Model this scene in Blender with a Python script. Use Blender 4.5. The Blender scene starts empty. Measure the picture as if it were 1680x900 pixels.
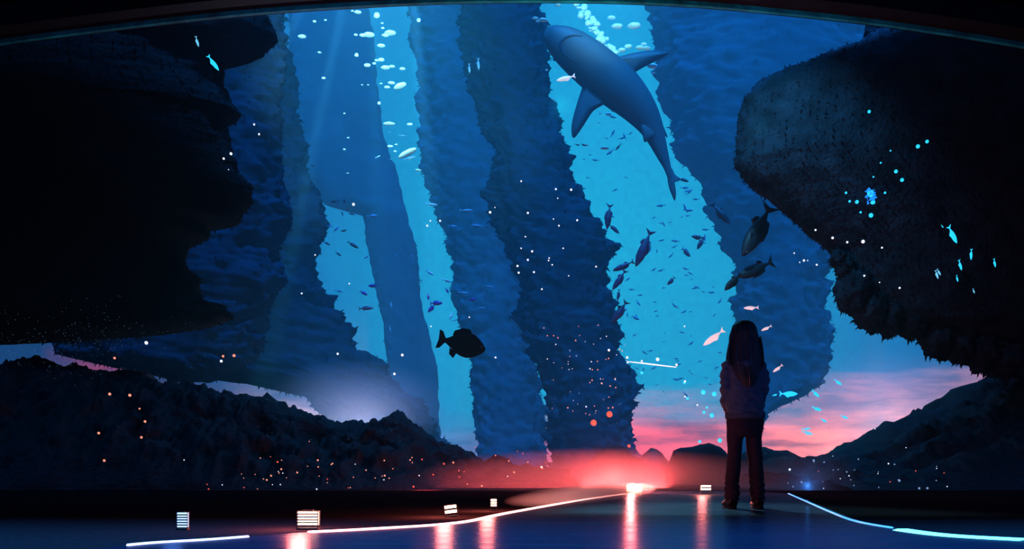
import bpy, bmesh, math, random
import numpy as np
from mathutils import Vector, Matrix, noise as NZ
random.seed(7)
sc = bpy.context.scene
COL = sc.collection
F = 1455.0          # focal length in pixels of the 1680x900 frame
CH = 0.33           # camera height above the floor
HZ = 768.0          # horizon row

# ------------------------------------------------------------------ camera
cd = bpy.data.cameras.new('camera'); cam = bpy.data.objects.new('camera', cd); COL.objects.link(cam)
cam.location = (0, 0, CH); cam.rotation_euler = (math.pi/2, 0, 0)
cd.sensor_width = 36; cd.lens = F/1680*36; cd.shift_y = (HZ-450)/1680
cd.clip_end = 500; cd.clip_start = 0.05
sc.camera = cam
sc.view_settings.view_transform = 'Standard'; sc.view_settings.look = 'None'
sc.view_settings.exposure = 0.0; sc.view_settings.gamma = 1.0; sc.view_settings.use_curve_mapping = False
cy = sc.cycles
cy.use_denoising = True
cy.volume_bounces = 0; cy.max_bounces = 6; cy.transparent_max_bounces = 24
cy.sample_clamp_indirect = 3.0

def P(px, py, Y):
    return Vector(((px-840)/F*Y, Y, CH+(HZ-py)/F*Y))

def srgb(r, g, b):
    f = lambda c: (c/255/12.92) if c/255 <= .04045 else ((c/255+.055)/1.055)**2.4
    return (f(r), f(g), f(b), 1)

# ------------------------------------------------------------------ world: open blue water above a sunset horizon
W = bpy.data.worlds.new('sky'); sc.world = W; W.use_nodes = True
nt = W.node_tree; nt.nodes.clear()
def nd(t, **kw):
    n = nt.nodes.new(t)
    for k, v in kw.items(): setattr(n, k, v)
    return n
def lk(a, sock):
    if isinstance(a, (int, float)): sock.default_value = a
    elif isinstance(a, tuple): sock.default_value = a
    else: nt.links.new(a, sock)
def M(op, a, b=None, c=None):
    n = nd('ShaderNodeMath', operation=op); lk(a, n.inputs[0])
    if b is not None: lk(b, n.inputs[1])
    if c is not None: lk(c, n.inputs[2])
    return n.outputs[0]
def sstep(x, a, b):
    n = nd('ShaderNodeMapRange', interpolation_type='SMOOTHSTEP'); lk(x, n.inputs[0])
    n.inputs[1].default_value = a; n.inputs[2].default_value = b
    return n.outputs[0]
def ramp(x, stops):
    n = nd('ShaderNodeValToRGB'); lk(x, n.inputs[0]); e = n.color_ramp.elements
    while len(e) < len(stops): e.new(.5)
    for el, (p, c) in zip(e, stops): el.position = p; el.color = c
    return n.outputs[0]
def mixc(f, a, b, mode='MIX'):
    n = nd('ShaderNodeMix', data_type='RGBA', blend_type=mode); lk(f, n.inputs[0]); lk(a, n.inputs[6]); lk(b, n.inputs[7])
    return n.outputs[2]
def comb(x, y, z):
    n = nd('ShaderNodeCombineXYZ'); lk(x, n.inputs[0]); lk(y, n.inputs[1]); lk(z, n.inputs[2]); return n.outputs[0]
def noi(vec, scale, detail=5, rough=.55):
    n = nd('ShaderNodeTexNoise'); lk(vec, n.inputs['Vector']); n.inputs['Scale'].default_value = scale
    n.inputs['Detail'].default_value = detail; n.inputs['Roughness'].default_value = rough
    return n.outputs[0]
tc = nd('ShaderNodeTexCoord'); sp = nd('ShaderNodeSeparateXYZ'); lk(tc.outputs['Generated'], sp.inputs[0])
dx, dy, dz = sp.outputs
yy = M('MAXIMUM', dy, .05)
u = M('DIVIDE', dx, yy); v = M('DIVIDE', dz, yy)
front = sstep(dy, 0.1, .45)
WORLD_GAIN = 1.0
# water brightness falls away from the middle of the view
ru = M('DIVIDE', M('SUBTRACT', u, .10), .40); rv = M('DIVIDE', M('SUBTRACT', v, .26), .50)
rr = M('SQRT', M('ADD', M('MULTIPLY', ru, ru), M('MULTIPLY', rv, rv)))
mot = noi(comb(u, v, 0.0), 9, 6, .6)
rr2 = M('ADD', rr, M('MULTIPLY', M('SUBTRACT', mot, .5), .25))
water = ramp(M('DIVIDE', rr2, 2.0), [(0, (.015, .72, 1.25, 1)), (.22, (.015, .60, 1.15, 1)), (.42, (.012, .28, .78, 1)),
                                     (.58, (.01, .09, .33, 1)), (.75, (.003, .014, .07, 1)), (1, (.0008, .002, .012, 1))])
grain = noi(comb(u, v, 0.0), 160, 3, .7)
water = mixc(1.0, water, ramp(grain, [(.3, (.84, .84, .84, 1)), (.7, (1.16, 1.16, 1.16, 1))]), 'MULTIPLY')
# sunset band at the horizon
cl = noi(comb(M('MULTIPLY', u, 2.2), M('MULTIPLY', v, 11.0), 3.3), 2.2, 7, .6)
cl2 = noi(comb(M('MULTIPLY', u, 5.0), M('MULTIPLY', v, 26.0), 8.1), 2.0, 6, .6)
lift = ramp(M('MULTIPLY_ADD', u, .77, .5), [(0, (.13,)*3+(1,)), (.12, (.125,)*3+(1,)), (.26, (.085,)*3+(1,)), (.45, (.035,)*3+(1,)), (.58, (.055,)*3+(1,)),
                                          (.75, (.07,)*3+(1,)), (.88, (.10,)*3+(1,)), (1, (.14,)*3+(1,))])
vv = M('SUBTRACT', M('ADD', v, M('MULTIPLY', M('SUBTRACT', cl, .5), .10)), lift)
hfac = M('SUBTRACT', 1.0, sstep(vv, -.035, .035))
scol = ramp(M('MULTIPLY_ADD', u, .77, .5), [(0, srgb(12, 3, 6)), (.09, srgb(30, 8, 14)), (.13, srgb(200, 50, 62)), (.19, srgb(95, 40, 66)), (.24, srgb(80, 60, 110)), (.32, srgb(190, 185, 225)), (.42, srgb(60, 120, 205)), (.5, srgb(110, 120, 190)),
                                          (.56, srgb(225, 70, 85)), (.66, srgb(225, 95, 115)), (.76, srgb(245, 150, 155)), (.86, srgb(190, 150, 185)), (.95, srgb(150, 110, 145)), (1, srgb(110, 60, 80))])
scol = mixc(M('MULTIPLY', sstep(cl2, .45, .68), .8), scol, mixc(.6, mixc(1.0, scol, (.3, .4, .6, 1), 'MULTIPLY'), srgb(22, 40, 80)))
scol = mixc(M('MULTIPLY', sstep(cl2, .50, .30), .8), scol, mixc(1.0, scol, (2.0, 1.8, 1.6, 1), 'MULTIPLY'))
scol = mixc(1.0, scol, (2.9, 1.8, 1.6, 1), 'MULTIPLY')
sky = mixc(M('MULTIPLY', hfac, .92), water, scol)
# soft rays rising from the horizon
ray = noi(comb(M('MULTIPLY', u, 30.0), M('MULTIPLY', v, 1.2), 1.7), 1.0, 2, .5)
rm = M('MULTIPLY', sstep(ray, .42, .72), M('MULTIPLY', sstep(v, .20, .06), sstep(v, -.02, .05)))
rx = ramp(M('MULTIPLY_ADD', u, .77, .5), [(0, (0, 0, 0, 1)), (.27, (0, 0, 0, 1)), (.34, (1, 1, 1, 1)), (.42, (1, 1, 1, 1)), (.48, (0, 0, 0, 1)), (.76, (0, 0, 0, 1)), (.83, (.8, .8, .8, 1)), (.88, (0, 0, 0, 1))])
sky = mixc(M('MULTIPLY', rm, M('MULTIPLY', rx, .30)), sky, srgb(175, 190, 235))
back = mixc(sstep(dz, -.2, .7), (.003, .010, .035, 1), (.005, .022, .08, 1))
fin = mixc(front, back, sky)
bg = nd('ShaderNodeBackground'); lk(fin, bg.inputs[0]); bg.inputs[1].default_value = WORLD_GAIN
ow = nd('ShaderNodeOutputWorld'); lk(bg.outputs[0], ow.inputs[0])
W.cycles.sampling_method = 'MANUAL'; W.cycles.sample_map_resolution = 512

# ------------------------------------------------------------------ lamps of the tank and added fill lights
def spot(name, loc, target, power, angle, color, blend=.6, radius=.15):
    l = bpy.data.lights.new(name, 'SPOT'); l.energy = power; l.spot_size = math.radians(angle); l.spot_blend = blend
    l.color = color; l.shadow_soft_size = radius
    o = bpy.data.objects.new(name, l); COL.objects.link(o); o.location = loc
    o.rotation_euler = (Vector(target)-Vector(loc)).to_track_quat('-Z', 'Y').to_euler(); return o
def point(name, loc, power, color, radius=.3):
    l = bpy.data.lights.new(name, 'POINT'); l.energy = power; l.color = color; l.shadow_soft_size = radius
    o = bpy.data.objects.new(name, l); COL.objects.link(o); o.location = loc; return o
# beams from the lamps over the tank
spot('beam_lamp', P(572, -32, 27.5), P(495, 330, 27.5), 90000, 4.5, (.5, .72, 1), .8)
spot('beam_lamp', P(515, -25, 27.5), P(430, 140, 27.5), 45000, 8, (.5, .6, 1), 1)
spot('beam_lamp', P(672, -70, 27.5), P(712, 400, 27.5), 100000, 7, (.4, .6, 1), 1)
spot('beam_lamp', P(612, -50, 28), P(618, 300, 28), 40000, 6, (.35, .75, 1), 1)
sun = bpy.data.lights.new('tank_blue_fill', 'SUN'); sun.energy = 15; sun.color = (.02, .27, .95); sun.angle = math.radians(6)  # blue sun added to light the towers and fill the haze
so = bpy.data.objects.new('tank_blue_fill', sun); COL.objects.link(so); so.location = (0, 0, 40); so.rotation_euler = (math.radians(27), 0, math.radians(6))
# unseen spots added over the tank to brighten bubbles and glint blobs
spot('tank_fill', P(640, -160, 14), P(625, 110, 26), 26000, 42, (.55, .95, 1), .8, .3)
spot('tank_fill', P(990, -160, 14), P(1000, 25, 32.5), 26000, 14, (.6, .95, 1), .8, .3)
# red lamp on the tank bottom, plus added red fill to its left
rl_ = bpy.data.lights.new('red_lamp', 'AREA'); rl_.shape = 'RECTANGLE'; rl_.size = 1.3; rl_.size_y = .4; rl_.energy = 95; rl_.color = (1, .075, .08)
rlo = bpy.data.objects.new('red_lamp', rl_); COL.objects.link(rlo); rlo.location = P(1025, 800, 13.6); rlo.rotation_euler = (math.pi, 0, 0)
r2_ = rl_.copy(); r2_.energy = 26; r2_.size = 2.2; r2o = bpy.data.objects.new('red_lamp', r2_); COL.objects.link(r2o); r2o.location = P(830, 800, 13.6); r2o.rotation_euler = (math.pi, 0, 0)  # weaker fill added to widen the red glow leftwards
point('red_lamp', P(700, 800, 13.2), 40, (1, .05, .07), .25)
point('blue_lamp', P(1325, 796, 13.3), 9, (.05, .3, 1), 0)
point('rim_fill', P(930, 110, 12.2), 26, (.02, .75, .8), .008)  # unseen point lights added to brighten the window lip
point('rim_fill', P(520, 140, 12.1), 12, (.03, .3, .9), .008)
point('rim_fill', P(1300, 140, 12.1), 12, (.03, .45, .9), .008)
spot('tank_fill', (1.0, 22, 16.5), (1.85, 7.1, .9), 16000, 9, (.25, .75, 1), .6, .3)  # added spot giving the person a cool rim
spot('tank_fill', P(1130, -40, 14.2), P(1290, 270, 17), 1300, 60, (.12, .55, 1), .9, .2)  # added spot lifting the left side of the bushy coral
spot('hall_fill', (3.6, .5, 4.2), (1.85, 7.1, .85), 150, 15, (.10, .22, 1), .7, .4)  # unseen spot added to brighten the person's back
point('mist_fill', P(590, 735, 23), 330, (.75, .68, 1), 0)  # hidden lights added to make the mist behind the ridges glow
point('mist_fill', P(1450, 745, 24), 260, (1, .68, .85), 0)
ar = bpy.data.lights.new('tank_top_fill', 'AREA'); ar.shape = 'RECTANGLE'; ar.size = 26; ar.size_y = 5; ar.energy = 250; ar.color = (.25, .5, 1)  # cool area fill added for ridges and person
aro = bpy.data.objects.new('tank_top_fill', ar); COL.objects.link(aro); aro.location = (0, 24, 18); aro.rotation_euler = (math.radians(-18), 0, 0)

# ------------------------------------------------------------------ materials
def mat(name, col, rough=.7, noise_amt=.35, nscale=6.0, bump=.0, bscale=40., spec=.3, emit=None, estr=0., metal=0., sheen=0.):
    m = bpy.data.materials.new(name); m.use_nodes = True; t = m.node_tree; b = t.nodes['Principled BSDF']
    tx = t.nodes.new('ShaderNodeTexCoord')
    n = t.nodes.new('ShaderNodeTexNoise'); n.inputs['Scale'].default_value = nscale; n.inputs['Detail'].default_value = 5
    t.links.new(tx.outputs['Object'], n.inputs['Vector'])
    r = t.nodes.new('ShaderNodeValToRGB'); a, z = 1-noise_amt, 1+noise_amt
    r.color_ramp.elements[0].position = .3; r.color_ramp.elements[1].position = .7
    r.color_ramp.elements[0].color = (col[0]*a, col[1]*a, col[2]*a, 1); r.color_ramp.elements[1].color = (min(1, col[0]*z), min(1, col[1]*z), min(1, col[2]*z), 1)
    t.links.new(n.outputs[0], r.inputs[0]); t.links.new(r.outputs[0], b.inputs['Base Color'])
    b.inputs['Roughness'].default_value = rough; b.inputs['Specular IOR Level'].default_value = spec; b.inputs['Metallic'].default_value = metal
    if sheen: b.inputs['Sheen Weight'].default_value = sheen
    if bump:
        n2 = t.nodes.new('ShaderNodeTexNoise'); n2.inputs['Scale'].default_value = bscale; n2.inputs['Detail'].default_value = 6
        t.links.new(tx.outputs['Object'], n2.inputs['Vector'])
        bp = t.nodes.new('ShaderNodeBump'); bp.inputs['Strength'].default_value = bump; bp.inputs['Distance'].default_value = .05
        t.links.new(n2.outputs[0], bp.inputs['Height']); t.links.new(bp.outputs[0], b.inputs['Normal'])
    if emit:
        b.inputs['Emission Color'].default_value = emit[:3]+(1,); b.inputs['Emission Strength'].default_value = estr
    return m
MT = dict(
    carpet=mat('dark_floor', (.020, .014, .015), .9, .3, 30, .15, 120, .0),
    wall=mat('black_wall', (.004, .005, .006), .8, .2, 3, spec=.1),
    rim=mat('rim_metal', (.004, .007, .009), .55, .3, 4, .1, 30, .3),
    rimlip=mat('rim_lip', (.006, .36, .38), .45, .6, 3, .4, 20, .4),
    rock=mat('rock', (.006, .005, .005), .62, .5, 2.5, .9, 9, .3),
    seabed=mat('seabed', (.012, .010, .012), .8, .4, 4, .6, 20, .2),
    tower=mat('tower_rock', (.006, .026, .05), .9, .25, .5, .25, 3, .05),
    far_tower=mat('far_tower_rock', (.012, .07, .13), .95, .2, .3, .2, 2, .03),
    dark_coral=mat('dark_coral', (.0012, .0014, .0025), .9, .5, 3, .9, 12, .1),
    right_coral=mat('bushy_coral', (.010, .022, .034), .9, .5, 3, .9, 14, .1),
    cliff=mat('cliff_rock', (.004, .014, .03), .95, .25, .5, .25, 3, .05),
    shark=mat('shark_skin', (.03, .068, .085), .55, .12, 1.2, .05, 60, .3),
    sharkline=mat('shark_mouth', (.015, .03, .06), .7, .1),
    fish=mat('dark_fish', (.022, .022, .030), .5, .4, 6, spec=.4),
    olive=mat('olive_fish', (.006, .022, .034), .5, .4, 4, spec=.4),
    purple=mat('purple_fish', (.06, .02, .16), .5, .3, 6, spec=.3),
    plum=mat('plum_fish', (.045, .018, .045), .5, .4, 6, spec=.4),
    tiny=mat('small_teal_fish', (.06, .20, .30), .6, .3, 6, spec=.2),
    black=mat('black_fish', (.003, .004, .006), .8, .3, 6, spec=.05),
    eye=mat('eye', (.3, .3, .3), .2, .0),
    white_emit=mat('emissive_white_fish', (.75, .72, .72), .5, .1, 3, spec=.5, emit=(.85, .72, .80), estr=.75),  # emission added so these fish show white without a lamp on them
    bubble=mat('bubble', (.45, .88, .90), .35, .1, 8, spec=.5),
    cyanglow=mat('glowing_cyan', (.02, .3, .4), .5, .2, emit=(.02, .62, 1), estr=1.25),
    cyanglow2=mat('glowing_pale_cyan', (.1, .3, .4), .5, .2, emit=(.15, .62, .95), estr=1.0),
    white_glow=mat('glowing_white', (.5, .5, .5), .5, .1, emit=(.75, .85, 1), estr=1.3),
    dim_glow=mat('glowing_dim_blue', (.1, .2, .3), .5, .1, emit=(.35, .6, 1), estr=.5),
    red_glow=mat('glowing_red', (.4, .05, .05), .5, .1, emit=(1, .12, .08), estr=1.0),
    orange_glow=mat('glowing_orange', (.4, .1, .05), .5, .1, emit=(1, .33, .22), estr=1.1),
    blue_glow=mat('glowing_blue', (.02, .1, .4), .5, .2, emit=(.01, .25, 1), estr=1.2),
    lampmetal=mat('lamp_metal', (.03, .025, .025), .4, .2, 20, spec=.4, metal=.6),
    lampwarm=mat('lamp_panel_warm', (.8, .7, .6), .5, .05, emit=(1, .55, .38), estr=14),
    lamphot=mat('lamp_panel_hot', (.8, .7, .6), .5, .05, emit=(1, .50, .28), estr=40),
    lampcool=mat('lamp_panel_cool', (.6, .7, .8), .5, .05, emit=(.35, .55, 1), estr=2.2),
    strip_pink=mat('light_strip_pink', (.8, .5, .5), .4, .05, emit=(1, .30, .26), estr=10.0),
    strip_blue=mat('light_strip_blue', (.3, .5, .8), .4, .05, emit=(.05, .36, 1), estr=1.6),
    strip_cyan=mat('light_strip_cyan', (.3, .7, .8), .4, .05, emit=(.12, .75, 1), estr=3.0),
    strip_white=mat('light_strip_white', (.8, .8, .9), .4, .05, emit=(.55, .62, 1), estr=2.4),
    skin=mat('skin', (.45, .27, .20), .55, .08, 20, spec=.3),
    hair=mat('hair', (.010, .010, .017), .42, .4, 60, spec=.5),
    jacket=mat('jacket_cloth', (.045, .08, .14), .75, .25, 30, .35, 120, .25, sheen=.25),
    rib=mat('jacket_rib', (.06, .08, .12), .8, .2, 60, .4, 200, .2),
    trousers=mat('trouser_cloth', (.035, .024, .035), .85, .2, 40, .3, 160, .15),
    shoe=mat('shoe', (.006, .006, .009), .5, .2, 30, spec=.3),
    sole=mat('shoe_sole', (.01, .01, .012), .8, .1),
)

# glossy platform
def floor_mat():
    m = bpy.data.materials.new('wet_floor'); m.use_nodes = True; t = m.node_tree; t.nodes.clear()
    o = t.nodes.new('ShaderNodeOutputMaterial'); df = t.nodes.new('ShaderNodeBsdfDiffuse'); df.inputs[0].default_value = (.006, .009, .02, 1)
    gl = t.nodes.new('ShaderNodeBsdfGlossy'); gl.inputs[0].default_value = (.12, .115, .125, 1); ad = t.nodes.new('ShaderNodeAddShader')
    tx = t.nodes.new('ShaderNodeTexCoord'); mp = t.nodes.new('ShaderNodeMapping'); mp.inputs['Scale'].default_value = (.5, 3, 1)
    n = t.nodes.new('ShaderNodeTexNoise'); n.inputs['Scale'].default_value = 2.2; n.inputs['Detail'].default_value = 5
    t.links.new(tx.outputs['Object'], mp.inputs[0]); t.links.new(mp.outputs[0], n.inputs['Vector'])
    r = t.nodes.new('ShaderNodeMapRange'); r.inputs[3].default_value = .16; r.inputs[4].default_value = .36
    t.links.new(n.outputs[0], r.inputs[0]); t.links.new(r.outputs[0], gl.inputs['Roughness'])
    t.links.new(df.outputs[0], ad.inputs[0]); t.links.new(gl.outputs[0], ad.inputs[1]); t.links.new(ad.outputs[0], o.inputs[0])
    return m
MT['floor'] = floor_mat()
def glass_mat():
    m = bpy.data.materials.new('acrylic_pane'); m.use_nodes = True; t = m.node_tree; t.nodes.clear()
    o = t.nodes.new('ShaderNodeOutputMaterial'); mx = t.nodes.new('ShaderNodeMixShader'); mx.inputs[0].default_value = .004
    a = t.nodes.new('ShaderNodeBsdfTransparent'); a.inputs[0].default_value = (.97, .99, 1, 1)
    g = t.nodes.new('ShaderNodeBsdfGlossy'); g.inputs['Roughness'].default_value = .3
    t.links.new(a.outputs[0], mx.inputs[1]); t.links.new(g.outputs[0], mx.inputs[2]); t.links.new(mx.outputs[0], o.inputs[0])
    return m
MT['glass'] = glass_mat()
WATER_DENSITY = .013
def water_mat():
    m = bpy.data.materials.new('tank_water'); m.use_nodes = True; t = m.node_tree; t.nodes.clear()
    o = t.nodes.new('ShaderNodeOutputMaterial'); s = t.nodes.new('ShaderNodeVolumeScatter')
    s.inputs['Color'].default_value = (.12, .75, 1, 1); s.inputs['Density'].default_value = WATER_DENSITY; s.inputs['Anisotropy'].default_value = .5
    a = t.nodes.new('ShaderNodeVolumeAbsorption'); a.inputs['Color'].default_value = (.15, .93, 1, 1); a.inputs['Density'].default_value = .012
    ad = t.nodes.new('ShaderNodeAddShader'); t.links.new(s.outputs[0], ad.inputs[0]); t.links.new(a.outputs[0], ad.inputs[1])
    t.links.new(ad.outputs[0], o.inputs['Volume']); return m
MT['water'] = water_mat()

# ------------------------------------------------------------------ object helpers
def tag(o, label=None, cat=None, group=None, kind=None):
    if label: o['label'] = label
    if cat: o['category'] = cat
    if group: o['group'] = group
    if kind: o['kind'] = kind
    return o
def mesh(name, vs, fs, smooth=True):
    me = bpy.data.meshes.new(name); me.from_pydata([tuple(p) for p in vs], [], fs); me.validate(); me.update()
    b = bmesh.new(); b.from_mesh(me); bmesh.ops.recalc_face_normals(b, faces=b.faces[:]); b.to_mesh(me); b.free()
    if smooth: me.polygons.foreach_set('use_smooth', [True]*len(me.polygons))
    return me
def link(name, me, m=None, parent=None):
    o = bpy.data.objects.new(name, me); COL.objects.link(o)
    if m is not None:
        me.materials.clear(); me.materials.append(m)
    if parent is not None: o.parent = parent
    return o
def empty(name, loc=(0, 0, 0)):
    o = bpy.data.objects.new(name, None); COL.objects.link(o); o.location = loc; o.empty_display_size = .1; return o
class G:
    """collects shapes for one mesh"""
    def __init__(s): s.v = []; s.f = []
    def add(s, vs, fs):
        k = len(s.v); s.v += [Vector(p) for p in vs]; s.f += [tuple(i+k for i in f) for f in fs]
    def box(s, c, d, rot=None):
        c = Vector(c); vs = []
        for a in (-1, 1):
            for b in (-1, 1):
                for e in (-1, 1):
                    q = Vector((a*d[0]/2, b*d[1]/2, e*d[2]/2))
                    if rot: q = rot @ q
                    vs.append(c+q)
        s.add(vs, [(0, 1, 3, 2), (4, 6, 7, 5), (0, 4, 5, 1), (2, 3, 7, 6), (0, 2, 6, 4), (1, 5, 7, 3)])
    def rings(s, rs, cap=True, close=True):
        n = len(rs[0]); vs = [p for r in rs for p in r]; fs = []
        for i in range(len(rs)-1):
            for j in range(n if close else n-1):
                k = (j+1) % n; fs.append((i*n+j, i*n+k, (i+1)*n+k, (i+1)*n+j))
        if cap: fs.append(tuple(range(n))[::-1]); fs.append(tuple((len(rs)-1)*n+j for j in range(n)))
        s.add(vs, fs)
    def tube(s, pts, rad, n=10, up=(0, 1, 0)):
        pts = [Vector(p) for p in pts]; rs = []
        for i, p in enumerate(pts):
            t = (pts[min(i+1, len(pts)-1)]-pts[max(i-1, 0)]).normalized()
            a = t.cross(Vector(up))
            if a.length < .1: a = t.cross(Vector((1, 0, 0)))
            a.normalize(); b = a.cross(t).normalized()
            r = rad[i] if isinstance(rad, (list, tuple)) else rad
            ra, rb = r if isinstance(r, tuple) else (r, r)
            rs.append([p+a*(ra*math.cos(2*math.pi*j/n))+b*(rb*math.sin(2*math.pi*j/n)) for j in range(n)])
        s.rings(rs)
    def ell(s, c, r, n=14, m=10):
        c = Vector(c); rs = []
        for i in range(m+1):
            th = math.pi*(.02+.96*i/m)
            rs.append([c+Vector((r[0]*math.sin(th)*math.cos(2*math.pi*j/n), r[1]*math.sin(th)*math.sin(2*math.pi*j/n), r[2]*math.cos(th))) for j in range(n)])
        s.rings(rs)
    def prism(s, poly, w, axis):
        """thin tapering plate: poly in 3-D, thickness w along axis, pulled thin at the edge"""
        a = Vector(axis); c = sum((Vector(p) for p in poly), Vector())/len(poly); n = len(poly)
        vs = [Vector(p)+a*w*.12 for p in poly]+[Vector(p)-a*w*.12 for p in poly]+[c+a*w*.5, c-a*w*.5]
        fs = [(j, (j+1) % n, 2*n) for j in range(n)]+[(n+(j+1) % n, n+j, 2*n+1) for j in range(n)]+[(j, n+j, n+(j+1) % n, (j+1) % n) for j in range(n)]
        s.add(vs, fs)
    def build(s, name, m, parent=None, smooth=True):
        return link(name, mesh(name, s.v, s.f, smooth), m, parent)
def interp(pts, x):
    if x <= pts[0][0]: return pts[0][1]
    for (a, b), (c, d) in zip(pts, pts[1:]):
        if x <= c: return b+(d-b)*(x-a)/(c-a)
    return pts[-1][1]
def fbm(p, oc=5, H=.7): return NZ.fractal(p, H, 2.1, oc, noise_basis='PERLIN_ORIGINAL')
def bake(o, mods):
    """apply modifiers to a mesh without operators"""
    for t, kw in mods:
        md = o.modifiers.new(t.lower(), t)
        for k, v in kw.items(): setattr(md, k, v)
    dg = bpy.context.evaluated_depsgraph_get(); dg.update()
    me = bpy.data.meshes.new_from_object(o.evaluated_get(dg)); old = o.data; ms = list(old.materials)
    o.modifiers.clear(); o.data = me; bpy.data.meshes.remove(old); me.name = o.name
    if not me.materials:
        for q in ms: me.materials.append(q)
    me.polygons.foreach_set('use_smooth', [True]*len(me.polygons)); return o

# ------------------------------------------------------------------ the hall: floor, glossy platform, front wall with the arched window
WY = 12.8
g = G(); g.add([(-16, -3, 0), (16, -3, 0), (16, WY, 0), (-16, WY, 0), (-16, -3, -.2), (16, -3, -.2), (16, WY, -.2), (-16, WY, -.2)],
               [(0, 1, 2, 3), (7, 6, 5, 4), (0, 4, 5, 1), (2, 6, 7, 3), (0, 3, 7, 4), (1, 5, 6, 2)])
tag(g.build('floor', MT['carpet'], smooth=False), 'black carpet floor of the dark viewing hall', 'floor', kind='structure')
def gp(px, py): d = F*CH/(py-HZ); return Vector(((px-840)/F*d, d, 0))
leftE = [gp(150, 905), gp(235, 896), gp(345, 889), gp(480, 878), gp(590, 872), gp(740, 861), gp(830, 843), gp(960, 820), gp(1040, 809)]
rightE = [gp(1300, 811), gp(1335, 826), gp(1375, 843), gp(1420, 859), gp(1500, 873), gp(1580, 883), gp(1700, 890)]
def smooth_line(pts, k=8):
    out = []
    for i in range(len(pts)-1):
        p0, p1, p2, p3 = pts[max(i-1, 0)], pts[i], pts[i+1], pts[min(i+2, len(pts)-1)]
        for j in range(k):
            t = j/k; out.append(.5*((2*p1)+(p2-p0)*t+(2*p0-5*p1+4*p2-p3)*t*t+(3*p1-p0-3*p2+p3)*t**3))
    return out+[pts[-1]]
LE = smooth_line(leftE); RE = smooth_line(rightE)
poly = [Vector((-2.2, -1, 0))]+LE+[Vector((1.9, 12.5, 0)), Vector((3.4, 12.5, 0))]+RE+[Vector((3.2, -1, 0))]
TH = .012
n = len(poly); g = G()
g.add([p+Vector((0, 0, TH)) for p in poly]+[p+Vector((0, 0, .001)) for p in poly], [tuple(range(n))[::-1], tuple(range(n, 2*n))]+[(j, (j+1) % n, n+(j+1) % n, n+j) for j in range(n)])
o = g.build('floor_platform', MT['floor'], smooth=False)
tag(o, 'polished dark blue walkway reflecting the lamps under the standing person', 'floor', kind='structure')

g = G(); g.box((0, WY/2-1.5, 16.1), (32, WY+3.3, .2)); tag(g.build('ceiling', MT['wall'], smooth=False), 'black ceiling high above the viewing hall', 'ceiling', kind='structure')
# arched opening: the lower edge of the front wall follows the arch of the rim
arch = [(-900, 350), (-600, 223), (-300, 133), (-100, 92), (0, 72), (150, 52), (300, 34), (420, 22), (560, 12), (700, 5), (840, 2), (1000, 3), (1150, 10), (1300, 24), (1420, 37), (1560, 57), (1680, 77), (1800, 100), (2000, 146), (2300, 240), (2600, 360)]
arch = smooth_line([P(a, b, WY) for a, b in arch], 6)
g = G(); m_ = len(arch)
vs = []
for y0 in (WY-.15, WY+.15):
    vs += [Vector((p.x, y0, p.z+.14)) for p in arch]+[Vector((p.x, y0, 16)) for p in arch]
fs = []
for j in range(m_-1):
    fs += [(j, j+1, m_+j+1, m_+j), (2*m_+j+1, 2*m_+j, 3*m_+j, 3*m_+j+1), (j+1, j, 2*m_+j, 2*m_+j+1)]
g.add(vs, fs); tag(g.build('wall_front', MT['wall'], smooth=False), 'black wall above the arched tank window', 'wall', kind='structure')
win = empty('window_1', (0, WY, 0)); tag(win, 'huge arched aquarium window with dark curved rim', 'window', kind='structure')
def arch_bar(z0, z1, y0, y1, name, m):
    q = G(); q.rings([[Vector((p.x, y0-WY, p.z+z0)), Vector((p.x, y1-WY, p.z+z0)), Vector((p.x, y1-WY, p.z+z1)), Vector((p.x, y0-WY, p.z+z1))] for p in arch])
    return q.build(name, m, win, smooth=False)
arch_bar(.05, .36, WY-.35, WY+.16, 'window_frame', MT['rim'])
arch_bar(-.01, .05, WY-.03, WY+.03, 'frame_lip', MT['rimlip'])
g = G(); pv = []
for p in arch: pv += [Vector((p.x, .05, .0)), Vector((p.x, .05, p.z+.02))]
g.add(pv, [(2*j, 2*j+2, 2*j+3, 2*j+1) for j in range(m_-1)])
g.build('pane', MT['glass'], win, smooth=False)
g = G(); g.box((0, 0, .008), (32, .12, .016)); g.build('sill', MT['rim'], win, smooth=False)

# ------------------------------------------------------------------ tank: water, bed, hills
g = G(); g.box((0, 49.5, 30), (170, 73, 66)); wo = g.build('water', MT['water'], smooth=False)
tag(wo, 'clear blue water filling the tank behind the window', 'water', kind='structure')
g = G(); N = 60; vs = []
for i in range(N+1):
    for j in range(N+1):
        x = -40+80*i/N; y = 12.95+60*(j/N)**1.6
        vs.append((x, y, -.02+.10*fbm(Vector((x*.6, y*.6, 4)))*min(1, (y-12.95))))
g.add(vs, [(i*(N+1)+j, (i+1)*(N+1)+j, (i+1)*(N+1)+j+1, i*(N+1)+j+1) for i in range(N) for j in range(N)])
tag(g.build('seabed', MT['seabed']), 'dark sandy tank bottom running back behind the window', 'tank bottom', kind='structure')

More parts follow.
